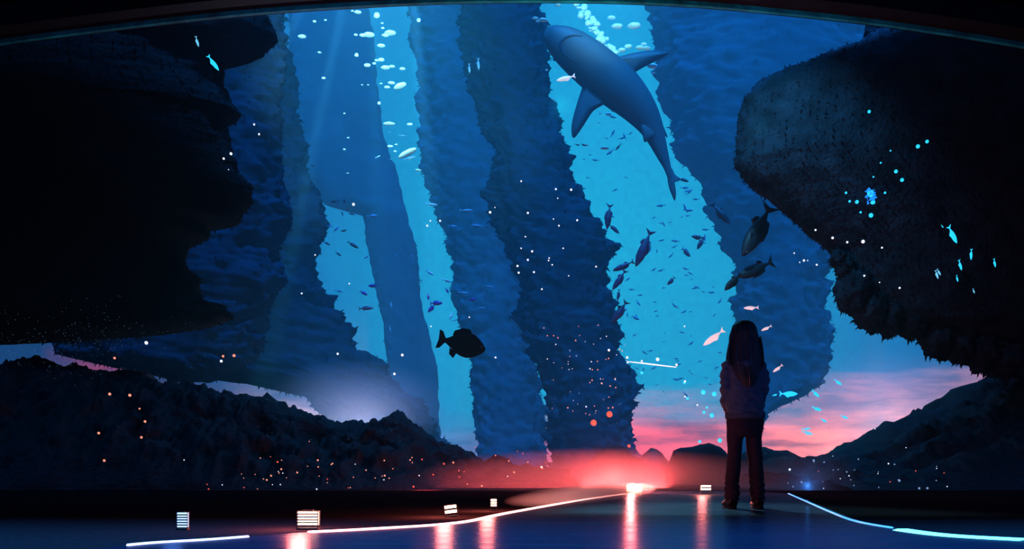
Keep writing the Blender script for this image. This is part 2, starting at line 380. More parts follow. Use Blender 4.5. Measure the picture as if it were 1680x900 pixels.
def mist_mat(dn=1.0):  # volumes added so the coloured glows become visible
    m = bpy.data.materials.new('mist'); m.use_nodes = True; t = m.node_tree; t.nodes.clear()
    o = t.nodes.new('ShaderNodeOutputMaterial'); s = t.nodes.new('ShaderNodeVolumeScatter'); s.inputs['Color'].default_value = (1, 1, 1, 1)
    tx = t.nodes.new('ShaderNodeTexCoord'); gr = t.nodes.new('ShaderNodeTexGradient'); gr.gradient_type = 'SPHERICAL'
    t.links.new(tx.outputs['Object'], gr.inputs[0]); mm = t.nodes.new('ShaderNodeMath'); mm.operation = 'MULTIPLY'; mm.inputs[1].default_value = dn
    t.links.new(gr.outputs['Fac'], mm.inputs[0]); t.links.new(mm.outputs[0], s.inputs['Density']); t.links.new(s.outputs[0], o.inputs['Volume']); return m
MT['mist'] = mist_mat(); MT['mist_thin'] = mist_mat(.22); MT['mist_low'] = mist_mat(2.6)
g = G(); g.ell((0, 0, 0), (1, 1, 1), 32, 20); mo_ = g.build('mist', MT['mist']); mo_.location = P(985, 790, 14.25); mo_.scale = (3.2, 1.3, .56)
tag(mo_, 'thin mist added for the red glow over the tank bottom in front of the middle rocks', 'mist', kind='stuff')
for mp_, ms_, ml_ in ((P(585, 665, 23), (2.6, 1.2, 1.25), 'thin mist added for the pale lavender glow behind the left ridge'), (P(1450, 650, 24), (2.2, 1.2, 1.5), 'thin mist added for the pale pink glow behind the right hill'), (P(1325, 785, 13.5), (.9, .5, .5), 'thin mist added for the blue glow beyond the far right corner of the walkway')):
    g = G(); g.ell((0, 0, 0), (1, 1, 1), 32, 20); q_ = g.build('mist', MT['mist_thin']); q_.location = mp_; q_.scale = ms_; tag(q_, ml_, 'mist', kind='stuff')
g = G(); g.ell((0, 0, 0), (1, 1, 1), 32, 20); fm_ = g.build('mist', MT['mist_low']); fm_.location = (.95, 9.5, .075); fm_.rotation_euler = (0, 0, math.atan2(5.5, 1.75)); fm_.scale = (3.1, .42, .10)
tag(fm_, 'thin low mist added for the pink glow along the left edge of the walkway', 'mist', kind='stuff')
def hill(name, prof, x0, x1, Yc, Yf, Yb, label, seed, amp, nx=360, ny=60, m='rock', mini=0.0):
    """a rocky heightfield whose crest at depth Yc has the given outline"""
    g = G(); vs = []
    ny2 = ny
    for i in range(nx+1):
        px = x0+(x1-x0)*i/nx
        zc = CH+(HZ-interp(prof, px))/F*Yc
        for j in range(ny2+1):
            t = j/ny2
            if t < .72:
                s = t/.72; y = Yf+(Yc-Yf)*s; h = (s**.8)*.85+.15*s*s
            else:
                s = (t-.72)/.28; y = Yc+(Yb-Yc)*s; h = 1-s**1.5
            x = (px-840)/F*Yc
            q = Vector((x*1.1+seed, y*1.1, seed*.37))
            r1 = 1-abs(NZ.noise(q*.9))*2; r2 = 1-abs(NZ.noise(q*2.3+Vector((5, 1, 0))))*2; r3 = fbm(q*5, 4, .6)
            env = min(1, h*3)
            crest = 1-.75*max(0, 1-abs(y-Yc)/.7)
            d = amp*env*((.55*r1+.30*r2)*crest+.22*r3*(1-.4*(1-crest)))
            z = zc*h + d*min(1.2, .25+zc*.6) - amp*.1
            y2 = y+amp*.6*NZ.noise(q*1.7+Vector((9, 3, 1)))*env*crest
            vs.append((x, max(y2, 13.0), max(z, -.12)))
    n1 = ny2+1
    g.add(vs, [(i*n1+j, (i+1)*n1+j, (i+1)*n1+j+1, i*n1+j+1) for i in range(nx) for j in range(ny2)])
    return tag(g.build(name, MT[m]), label, 'hill', kind='structure')
HL = [(-200, 650), (-60, 632), (0, 613), (20, 604), (38, 591), (52, 597), (70, 603), (130, 606), (180, 610), (215, 622), (245, 634), (267, 635), (274, 625), (281, 634), (300, 643), (330, 650), (370, 654), (420, 658), (445, 664), (470, 676), (500, 690), (515, 686), (530, 689), (560, 702), (590, 700), (612, 699), (625, 692), (652, 688), (665, 697), (690, 715), (720, 728), (750, 733), (770, 745), (795, 762), (812, 750), (830, 752), (845, 765), (870, 769), (900, 770), (960, 778)]
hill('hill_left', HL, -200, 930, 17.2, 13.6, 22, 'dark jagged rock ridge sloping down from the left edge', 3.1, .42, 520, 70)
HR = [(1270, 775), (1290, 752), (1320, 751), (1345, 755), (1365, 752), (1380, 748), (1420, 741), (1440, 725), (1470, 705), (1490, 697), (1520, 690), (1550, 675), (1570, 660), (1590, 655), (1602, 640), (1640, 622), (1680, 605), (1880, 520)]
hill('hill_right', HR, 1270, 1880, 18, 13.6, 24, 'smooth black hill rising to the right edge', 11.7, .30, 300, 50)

def boulder(prof, Yc, depth, label, seed, amp=.25):
    """a free rock on the tank bottom: rings of an ellipse along x under the outline"""
    x0, x1 = prof[0][0], prof[-1][0]; rs = []; nx = 90; nr = 40
    for i in range(nx+1):
        px = x0+(x1-x0)*i/nx; zc = max(.02, CH+(HZ-interp(prof, px))/F*Yc+.05)
        x = (px-840)/F*Yc; e = math.sqrt(max(.02, 1-(2*i/nx-1)**2)); r = []
        for k in range(nr):
            a = math.pi*2*k/nr; q = Vector((x*1.5+seed, math.cos(a)*2, math.sin(a)*2))
            f = 1+amp*fbm(q, 5)*.35
            cz = math.sin(a); zz = (zc*abs(cz)**.8 if cz > 0 else -.12*abs(cz))
            w = depth*e*(1-.25*max(0, cz))
            r.append(Vector((x+.04*NZ.noise(q*2), Yc+w*math.cos(a)*f, zz*(1+amp*.16*fbm(q*1.7, 5)) )))
        rs.append(r)
    g = G(); g.rings(rs)
    return tag(g.build('boulder', MT['rock']), label, 'rock')
boulder([(955, 772), (968, 760), (976, 752), (984, 741), (998, 735), (1016, 733), (1026, 738), (1034, 747), (1048, 754), (1056, 765)], 20.5, .55, 'rounded dark rock at the left of the middle rocks, above the red glow', 2)
boulder([(1038, 770), (1050, 752), (1058, 745), (1068, 738), (1078, 740), (1086, 747), (1094, 757), (1104, 768)], 21.5, .4, 'small peaked dark rock between two larger middle rocks', 8)
boulder([(1092, 772), (1100, 755), (1105, 742), (1120, 737), (1140, 737), (1152, 733), (1164, 730), (1178, 735), (1188, 743), (1200, 760), (1206, 770)], 20.2, .55, 'flat-topped dark rock just left of the standing person', 14)
boulder([(1196, 774), (1206, 752), (1222, 745), (1240, 736), (1254, 736), (1270, 741), (1292, 742), (1312, 752), (1326, 768)], 21.5, .7, 'dark rock directly behind the legs of the standing person', 21)

# ------------------------------------------------------------------ coral towers
def tower(name, left, right, Y, y0, y1, m, label, cat, seed, amp, rows=240, nr=72, flat=.6, fringe=0, dmax=9., lean=0, fl=(2, 8), lobes=()):
    px2 = Y/F; rs = []
    for i in range(rows+1):
        py = y0+(y1-y0)*i/rows; l, r = interp(left, py), interp(right, py)
        c = (l+r)/2; a = max(1.0, (r-l)/2); z = CH+(HZ-py)*px2; b = min(sum(max(1., (interp(right, py+e)-interp(left, py+e))/2) for e in range(-150, 151, 25))/13*px2*flat, dmax)
        ed = min(i, rows-i)/(rows*.06); b *= math.sqrt(max(.05, 1-(1-min(1, ed))**2)); a *= math.sqrt(max(.3, 1-.7*(1-min(1, ed))**2))
        ring = []
        for k in range(nr):
            th = 2*math.pi*k/nr; cs, sn = math.cos(th), math.sin(th)
            q = Vector((c*px2*.5/10*3+cs*a*px2*.35+seed, sn*b*.35, z*.35))*(12/Y*1.8)
            d = amp*px2*(fbm(q*1.2, 5, .6)*14+abs(NZ.noise(q*6))*14-5+NZ.noise(q*14)*9+NZ.noise(q*30)*6)*(.3+.7*cs*cs)
            ring.append(Vector(((c-840)*px2+cs*(a*px2+d), Y+lean*(z)+sn*(b+d), z+.3*d)))
        rs.append(ring)
    g = G(); g.rings(rs)
    lr = []
    for (lx, ly, lw, lh) in lobes:
        c_ = P(lx, ly, Y-.35); base = len(g.v); rg = []
        for i in range(25):
            t_ = math.pi*(.02+.96*i/24); r = []
            for k in range(40):
                a_ = 2*math.pi*k/40; dv = Vector((math.sin(t_)*math.cos(a_), math.sin(t_)*math.sin(a_), math.cos(t_)))
                f_ = 1+.30*NZ.noise(dv*2.2+Vector((lx, ly, 0)))+.16*NZ.noise(dv*6+Vector((lx, 0, ly)))+.08*NZ.noise(dv*14)
                r.append(c_+Vector((dv.x*lw*px2*f_, dv.y*lw*px2*1.2*f_, dv.z*lh*px2*f_)))
            rg.append(r)
        g.rings(rg); lr += [(p, (p-c_).normalized()) for q_ in rg for p in q_]
    if lr:
        rl = random.Random(9)
        for _ in range(1800):
            p, n_ = rl.choice(lr); L = rl.uniform(2, 9)*px2; dr = (n_+Vector((rl.uniform(-.5, .5), rl.uniform(-.5, .5), rl.uniform(-.7, .2)))).normalized()
            s = dr.cross(Vector((rl.uniform(-1, 1), rl.uniform(-1, 1), .3))).normalized()*L*.3; s2 = dr.cross(s).normalized()*L*.3; p = p-dr*L*.3
            g.add([p+s, p-s*.5+s2, p-s*.5-s2, p+dr*L*1.3], [(0, 1, 3), (1, 2, 3), (2, 0, 3)])
    if fringe:
        rnd = random.Random(seed)
        for _ in range(fringe):
            i = rnd.randrange(2, rows-1); k = rnd.randrange(nr)
            th = 2*math.pi*k/nr
            if math.sin(th) > .5: continue
            p = rs[i][k]; nrm = (rs[i][k]-sum(rs[i], Vector())/nr); 
            dz = (rs[i+1][k]-rs[i-1][k]); tan = rs[i][(k+1) % nr]-rs[i][k-1]
            nn = tan.cross(dz)
            if nn.length < 1e-6: continue
            nn.normalize()
            if nn.dot(nrm) < 0: nn = -nn
            L = rnd.uniform(*fl)*px2; dr = (nn*.8+Vector((rnd.uniform(-.5, .5), rnd.uniform(-.5, .2), rnd.uniform(-.9, .1)))).normalized()
            s = dr.cross(Vector((rnd.uniform(-1, 1), rnd.uniform(-1, 1), .3))).normalized()*L*.30; s2 = dr.cross(s).normalized()*L*.30
            p = p-dr*L*.3
            g.add([p+s, p-s*.5+s2, p-s*.5-s2, p+dr*L*1.3], [(0, 1, 3), (1, 2, 3), (2, 0, 3)])
    return tag(g.build(name, MT[m]), label, cat)
sw = lambda L: [(b, a) for a, b in L]
tower('coral_tower', sw([(756, -60), (760, 20), (772, 130), (782, 220), (802, 245), (800, 330), (822, 400), (856, 470), (850, 540), (870, 580), (890, 640), (900, 800)]),
      sw([(885, -60), (890, 20), (900, 150), (925, 200), (938, 280), (955, 320), (975, 360), (1000, 375), (1018, 405), (992, 435), (996, 490), (1010, 560), (1045, 630), (1040, 690), (1060, 800)]),
      38, -60, 800, 'tower', 'tall craggy dark coral tower rising through the middle of the tank', 'coral tower', 1.3, 1.35, 340, 110, .7, 4200)
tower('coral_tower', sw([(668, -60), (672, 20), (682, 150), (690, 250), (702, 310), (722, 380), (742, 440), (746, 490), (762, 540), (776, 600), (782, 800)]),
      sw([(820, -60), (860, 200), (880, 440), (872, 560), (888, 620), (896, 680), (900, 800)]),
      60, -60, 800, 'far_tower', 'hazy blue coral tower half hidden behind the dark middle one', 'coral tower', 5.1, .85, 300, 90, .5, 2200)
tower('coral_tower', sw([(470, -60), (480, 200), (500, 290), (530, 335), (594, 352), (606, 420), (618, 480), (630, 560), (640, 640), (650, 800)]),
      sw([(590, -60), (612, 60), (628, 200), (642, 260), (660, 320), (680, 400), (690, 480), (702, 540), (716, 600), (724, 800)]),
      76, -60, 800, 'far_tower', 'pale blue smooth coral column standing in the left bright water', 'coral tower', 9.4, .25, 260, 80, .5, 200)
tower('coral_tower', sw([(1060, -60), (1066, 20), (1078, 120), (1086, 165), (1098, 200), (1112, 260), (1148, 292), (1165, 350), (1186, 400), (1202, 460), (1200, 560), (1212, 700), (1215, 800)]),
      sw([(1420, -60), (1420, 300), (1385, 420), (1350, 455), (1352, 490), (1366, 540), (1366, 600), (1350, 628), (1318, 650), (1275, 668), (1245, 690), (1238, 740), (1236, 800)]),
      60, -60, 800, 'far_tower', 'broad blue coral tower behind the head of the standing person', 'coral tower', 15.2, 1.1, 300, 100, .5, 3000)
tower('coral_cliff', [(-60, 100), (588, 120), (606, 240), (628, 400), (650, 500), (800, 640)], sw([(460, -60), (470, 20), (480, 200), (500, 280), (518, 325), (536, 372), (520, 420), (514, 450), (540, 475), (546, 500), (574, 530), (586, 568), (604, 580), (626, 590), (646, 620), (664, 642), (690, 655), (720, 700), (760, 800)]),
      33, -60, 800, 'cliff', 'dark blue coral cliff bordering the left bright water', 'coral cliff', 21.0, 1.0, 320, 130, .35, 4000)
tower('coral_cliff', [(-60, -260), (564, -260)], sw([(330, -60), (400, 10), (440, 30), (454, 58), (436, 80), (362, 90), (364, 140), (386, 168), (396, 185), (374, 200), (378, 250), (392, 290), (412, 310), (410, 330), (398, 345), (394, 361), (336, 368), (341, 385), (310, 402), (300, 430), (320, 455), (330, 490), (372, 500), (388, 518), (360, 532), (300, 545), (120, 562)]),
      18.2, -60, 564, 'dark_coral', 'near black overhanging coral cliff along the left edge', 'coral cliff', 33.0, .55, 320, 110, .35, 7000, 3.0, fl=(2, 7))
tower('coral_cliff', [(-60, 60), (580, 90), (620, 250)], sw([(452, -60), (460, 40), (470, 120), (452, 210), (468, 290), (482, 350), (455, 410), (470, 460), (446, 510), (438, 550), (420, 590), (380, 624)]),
      25, -60, 626, 'cliff', 'dim navy coral cliff added to darken the space between the black overhang and the blue cliff at left', 'coral cliff', 61.0, 1.0, 300, 110, .35, 3000)  # extra cliff added to make this stretch darker
tower('bushy_coral', sw([(1440, -60), (1420, 60), (1390, 84), (1320, 106), (1245, 135), (1218, 165), (1208, 220), (1206, 270), (1232, 300), (1262, 322), (1310, 362), (1345, 392), (1376, 418), (1380, 450), (1394, 490), (1408, 515), (1426, 532), (1470, 540), (1520, 552), (1560, 572), (1590, 590)]),
      [(-60, 1950), (590, 1900)], 17.5, -60, 585, 'right_coral', 'big dark bushy coral head hanging over the right side', 'coral', 44.0, .4, 280, 140, .4, 11000, 2.6, fl=(1.5, 7), lobes=[(1400, 478, 26, 34), (1428, 512, 26, 30), (1462, 520, 24, 32), (1500, 525, 24, 30), (1540, 548, 26, 38), (1574, 560, 28, 34), (1612, 572, 30, 36), (1650, 585, 34, 34), (1386, 440, 14, 18), (1376, 425, 12, 12)])
tower('bushy_coral', [(420, 1660), (500, 1640), (555, 1606), (575, 1650), (600, 1670)], [(420, 1990), (600, 1990)], 19, 420, 600, 'right_coral', 'shadowy coral mass low at the right edge above the black hill', 'coral', 51.0, .3, 120, 70, .3, 700, 2.0)

# ------------------------------------------------------------------ fish
def loft_body(L, dep, wid, prof, n=14, bend=0.):
    """body from head (+x) to tail root (-x)"""
    rs = []
    for t, h in prof:
        x = L*(.5-t); r = []
        for k in range(n):
            a = 2*math.pi*k/n
            r.append(Vector((x, wid*h*math.cos(a)*.5+bend*(t-.3)**2, dep*h*math.sin(a)*.5*(1 if math.sin(a) > 0 else .92))))
        rs.append(r)
    return rs
PR = [(0, .08), (.03, .25), (.08, .45), (.16, .7), (.26, .92), (.36, 1), (.46, .97), (.56, .84), (.66, .62), (.74, .40), (.80, .24), (.86, .17)]
def fish_thing(name, m, dep, wid, forked=True, slim=False):
    """reef fish of length 1 along +x; returns the root (body) with fins and eyes"""
    g = G(); g.rings(loft_body(1, dep, wid, PR)); root = g.build(name, MT[m])
    t = G(); h = dep*(.62 if forked else .45)
    if forked: poly = [(-.34, 0, .02), (-.40, 0, h*.45), (-.5, 0, h*.95), (-.46, 0, h*.35), (-.44, 0, 0), (-.46, 0, -h*.35), (-.5, 0, -h*.95), (-.40, 0, -h*.45), (-.34, 0, -.02)]
    else: poly = [(-.33, 0, .03), (-.42, 0, h*.7), (-.5, 0, h*.8), (-.475, 0, 0), (-.5, 0, -h*.8), (-.42, 0, -h*.7), (-.33, 0, -.03)]
    t.prism(poly, .03, (0, 1, 0)); t.build('tail_fin', MT[m], root)
    d = G(); d.prism([(.18, 0, dep*.44), (.10, 0, dep*.62), (-.05, 0, dep*.60), (-.2, 0, dep*.44), (-.22, 0, dep*.25), (0, 0, dep*.38)], .025, (0, 1, 0)); d.build('dorsal_fin', MT[m], root)
    d = G(); d.prism([(-.06, 0, -dep*.38), (-.10, 0, -dep*.58), (-.2, 0, -dep*.46), (-.22, 0, -dep*.22)], .025, (0, 1, 0)); d.build('anal_fin', MT[m], root)
    for s in (-1, 1):
        d = G(); d.prism([(.22, s*wid*.42, -.02), (.10, s*wid*.85, -.08), (.06, s*wid*.8, -.14), (.14, s*wid*.45, -.08)], .012, (0, s, .3)); d.build('pectoral_fin', MT[m], root)
        e = G(); e.ell((.41, s*wid*.22, dep*.08), (.014, .008, .014), 8, 6); e.build('eye', MT['eye'], root)
    return root
def place(o, tail, head, Y, flip=1, yaw=0., sx=1.0):
    """put a fish (length 1 along x) so that it swims from tail to head"""
    a, b = P(tail[0], tail[1], Y), P(head[0], head[1], Y)
    d = b-a; L = d.length; d.normalize()
    up = Vector((0, -1, 0)).cross(d)*flip
    if yaw: d = (d+Vector((0, yaw, 0))).normalized()
    nrm = up.cross(d).normalized(); up = d.cross(nrm)
    Mx = Matrix((d, nrm, up)).transposed().to_4x4()
    o.matrix_world = Matrix.Translation((a+b)/2) @ Mx @ Matrix.Diagonal((L, L*sx, L*sx, 1))
    return o
def dup(root):
    r = root.copy(); COL.objects.link(r)
    for ch in root.children:
        c = ch.copy(); COL.objects.link(c); c.parent = r; c.matrix_parent_inverse = ch.matrix_parent_inverse.copy()
    return r
protos = {}
def fish(m, tail, head, Y, label, flip=1, kind=('slim',), yaw=0., sx=1.0, group='reef fish in front of the right bright water', cat='fish', name='reef_fish'):
    spec = {'slim': (.26, .13, True), 'mid': (.36, .17, True), 'deep': (.52, .22, False)}[kind]
    key = (m, kind)
    if key not in protos: protos[key] = o = fish_thing(name, m, *spec)
    else: o = dup(protos[key]); o.name = name
    for k in list(o.keys()): del o[k]
    place(o, tail, head, Y, flip, yaw, sx); return tag(o, label, cat, group)
fish('plum', (1069, 376), (1043, 437), 24, 'largest plum fish of the chain, swimming head down with forked tail up', 1, 'mid', sx=.68)
fish('plum', (1041, 428), (1005, 444), 23.5, 'plum fish second in the chain, pointing left below the largest', 1, 'mid', sx=.68)
fish('plum', (1027, 442), (1005, 475), 23, 'plum fish lowest of the chain of three, nose down', 1, 'slim')
fish('plum', (1001, 334), (996, 376), 24.5, 'thin plum fish swimming straight down beside the middle coral tower', -1, 'slim')
fish('plum', (998, 367), (1016, 383), 24.8, 'small plum fish heading down right under the thin vertical one', 1, 'slim')
fish('plum', (1016, 474), (1013, 493), 24, 'tiny plum fish nose down beneath the chain of three', 1, 'slim')
fish('plum', (1029, 493), (1004, 529), 24, 'plum fish diving left along the tower, under the chain', 1, 'mid', sx=.8)
fish('tiny', (1036, 518), (1049, 524), 24, 'little oval fish just right of the diving plum fish', 1, 'mid')
fish('olive', (1167, 332), (1198, 367), 22, 'slender dark fish with a bright flank glint above the largest olive one', -1, 'slim')
fish('olive', (1266, 335), (1218, 420), 19, 'largest dark olive fish, nose down beneath the bushy coral', 1, 'mid', sx=.84)
fish('olive', (1270, 428), (1210, 454), 19.4, 'arched dark olive fish with a forked pinkish tail', 1, 'mid', sx=.9)
fish('olive', (1216, 447), (1189, 476), 18.8, 'dark olive fish following nose down just under the arched one', 1, 'mid', sx=.9)
fish('plum', (1154, 388), (1144, 409), 25, 'small plum fish pointing down in the right bright water', 1, 'slim', sx=1.2)
fish('plum', (1155, 391), (1134, 387), 25.5, 'small pale plum fish pointing left above the down-pointing one', 1, 'slim', sx=1.2)
fish('plum', (1107, 454), (1095, 467), 25, 'small plum fish alone in the centre of the right bright water', 1, 'mid')
fish('tiny', (1111, 407), (1140, 420), 26, 'small teal fish seen end on below the plum pair', 1, 'slim', yaw=1.2)
fish('olive', (1112, 292), (1130, 298), 24, 'small dark fish trailing the shark tail', 1, 'slim')
fish('black', (718, 555), (796, 574), 18, 'round black fish silhouette low in the left bright water', 1, 'deep', group='lone fish', sx=1.05)
# left shoal
LS = [('fish', 556, 329, 542, 331), ('fish', 565, 324, 565, 334), ('fish', 574, 339, 568, 347), ('fish', 571, 349, 582, 352), ('fish', 560, 346, 563, 354), ('fish', 532, 367, 527, 376), ('fish', 570, 377, 559, 379),
      ('fish', 530, 396, 542, 402), ('fish', 570, 396, 588, 407), ('fish', 550, 413, 560, 420), ('purple', 620, 467, 604, 469), ('purple', 590, 477, 603, 484), ('plum', 588, 506, 613, 505), ('purple', 702, 481, 703, 492),
      ('purple', 705, 497, 726, 497), ('purple', 714, 498, 702, 512), ('purple', 731, 472, 736, 481), ('tiny', 742, 512, 738, 524), ('tiny', 602, 355, 620, 353), ('tiny', 606, 418, 597, 424), ('tiny', 640, 494, 643, 506),
      ('purple', 782, 488, 770, 493), ('tiny', 735, 370, 750, 372), ('tiny', 792, 371, 773, 369), ('tiny', 546, 381, 556, 371), ('tiny', 536, 371, 547, 371), ('fish', 505, 282, 497, 276), ('fish', 452, 279, 450, 290), ('fish', 517, 273, 510, 271)]
nm = {'fish': 'dark', 'purple': 'violet', 'plum': 'plum', 'tiny': 'blue'}
SLAB = {'fish': 'small dark fish of the shoal by the left coral cliff', 'purple': 'small violet fish in front of the blue towers', 'plum': 'long plum fish swimming flat right over the left bright water', 'tiny': 'small dim blue fish near the pale blue column'}
for m, ax, ay, bx, by in LS:
    lab = {(705, 497): 'violet fish on top of the crossing violet pair', (714, 498): 'pale violet fish hanging under the crossing pair', (570, 396): 'longest small dark fish of the shoal by the left cliff'}.get((ax, ay), SLAB[m])
    fish(m, (ax, ay), (bx, by), 25+random.uniform(-2, 3), lab, 1, 'slim' if m != 'purple' else 'mid', group='small fish by the left bright water', name='small_fish')
# tiny fish scattered far back, one mesh each
def tiny_mesh(nm_, m):
    g = G(); g.rings(loft_body(1, .24, .12, PR, 8))
    g.prism([(-.34, 0, .02), (-.5, 0, .14), (-.45, 0, 0), (-.5, 0, -.14), (-.34, 0, -.02)], .03, (0, 1, 0)); g.prism([(.15, 0, .10), (-.05, 0, .17), (-.2, 0, .08)], .02, (0, 1, 0))
    me = mesh(nm_, g.v, g.f); me.materials.append(MT[m]); return me
tm = tiny_mesh('distant_fish', 'tiny')
LB = sw([(930, 180), (945, 280), (985, 350), (1025, 410), (1005, 440), (1005, 500), (1020, 560), (1050, 630), (1050, 660)])
RB = sw([(1060, 180), (1105, 260), (1140, 300), (1160, 350), (1180, 410), (1195, 470), (1195, 640), (1195, 660)])
rnd = random.Random(5); cnt = 0
while cnt < 100:
    y = rnd.uniform(175, 650); x = rnd.uniform(interp(LB, y)+6, interp(RB, y)-6)
    if 930 < x < 1110 and y < 330 and (x < 1000 and y < 215 or x > 1030+.2*(y-200)): continue
    L = rnd.uniform(6, 17)*(1 if y < 420 else .75); a = rnd.choice([0, math.pi])+rnd.gauss(0, .45)
    if rnd.random() < .15: a = rnd.uniform(0, 6.28)
    o = link('distant_fish', tm); place(o, (x-L/2*math.cos(a), y-L/2*math.sin(a)), (x+L/2*math.cos(a), y+L/2*math.sin(a)), rnd.uniform(29, 36), 1 if math.cos(a) < 0 else -1)
    tag(o, 'tiny teal fish drifting in the right bright water', 'fish', 'tiny fish in the right bright water'); cnt += 1
for (x, y, L, a) in [(639, 216, 5, 0), (660, 222, 12, .1), (620, 257, 9, -.4), (641, 261, 6, 0), (672, 259, 20, -.25), (708, 335, 20, .1), (765, 345, 22, 0), (733, 460, 16, .3), (556, 477, 14, .2), (760, 480, 18, .1), (803, 470, 14, .2), (790, 505, 13, 0), (705, 447, 16, .6), (650, 420, 9, 1), (677, 420, 9, 1.2), (770, 112, 16, 1.5), (785, 105, 20, 1.5), (640, 540, 10, 1.4), (745, 525, 9, -.3)]:
    o = link('distant_fish', tm); place(o, (x-L/2*math.cos(a), y-L/2*math.sin(a)), (x+L/2*math.cos(a), y+L/2*math.sin(a)), 28, -1)
    tag(o, 'tiny dim fish drifting among the blue towers left of the middle', 'fish', 'tiny fish among the blue towers')

# glowing fish on the right
gm = tiny_mesh('glowing_fish', 'cyanglow'); gm2 = tiny_mesh('glowing_pale_fish', 'cyanglow2'); gw = tiny_mesh('white_fish', 'white_emit')
GF = [(1552, 371, 1574, 398, 'cyan glowing fish, longest and topmost of the shoal over the bushy coral'), (1592, 408, 1595, 426, 'upright cyan glowing fish below the longest one over the coral'),
      (1571, 426, 1580, 443, 'cyan glowing fish left of the upright one over the coral'), (1629, 424, 1635, 438, 'cyan glowing fish furthest right over the coral'), (1568, 451, 1573, 462, 'smallest cyan glowing fish, lowest of the shoal over the coral'),
      (1536, 441, 1545, 451, 'dim cyan fish, upper one of the close pair over the coral'), (1533, 443, 1541, 457, 'dim cyan fish, lower one of the close pair over the coral'), (1543, 369, 1549, 373, 'cyan glowing speck of a fish ahead of the longest one'),
      (1595, 473, 1600, 481, 'faint cyan fish near the bottom edge of the coral'),
      (1275, 646, 1312, 645, 'broadest cyan glowing fish, at the elbow of the standing person'), (1266, 649, 1276, 646, 'small cyan glowing fish right behind the broadest one by the elbow'), (1367, 622, 1383, 631, 'cyan glowing fish, topmost of the group over the salmon cloud'),
      (1330, 639, 1346, 651, 'cyan glowing fish below left of the topmost over the salmon cloud'), (1330, 667, 1350, 673, 'cyan glowing fish in the middle of the group over the salmon cloud'), (1378, 681, 1393, 686, 'cyan glowing fish, rightmost low one over the salmon cloud'),
      (1345, 686, 1358, 692, 'small cyan glowing fish under the middle one over the salmon cloud'), (1313, 704, 1332, 702, 'upper fish of the pale pair low over the salmon cloud'), (1313, 707, 1336, 712, 'lower fish of the pale pair low over the salmon cloud'),
      (342, 92, 358, 114, 'cyan glowing fish alone by the upper left coral cliff'), (322, 60, 325, 76, 'dim teal fish above the lone glowing one at upper left')]
for ax, ay, bx, by, lab in GF:
    o = link('glowing_fish', gm2 if ('dim' in lab or 'faint' in lab or 'pale' in lab) else gm); place(o, (ax, ay), (bx, by), 15.5+random.uniform(-.4, .4), -1, .4); tag(o, lab, 'fish', 'glowing fish')
for ax, ay, bx, by, lab in [(1188, 540, 1154, 566, 'white blurred fish left of the head of the standing person'), (1245, 504, 1220, 505, 'white fish above the head of the standing person'), (1266, 534, 1249, 542, 'small white fish right of the head of the standing person'),
                            (1284, 598, 1268, 610, 'faint white fish right of the shoulder of the standing person'), (944, 124, 913, 132, 'white fish under the jaw of the shark')]:
    o = link('white_fish', gw); place(o, (ax, ay), (bx, by), 14.5 if ay > 200 else 27, 1); tag(o, lab, 'fish', 'white fish')

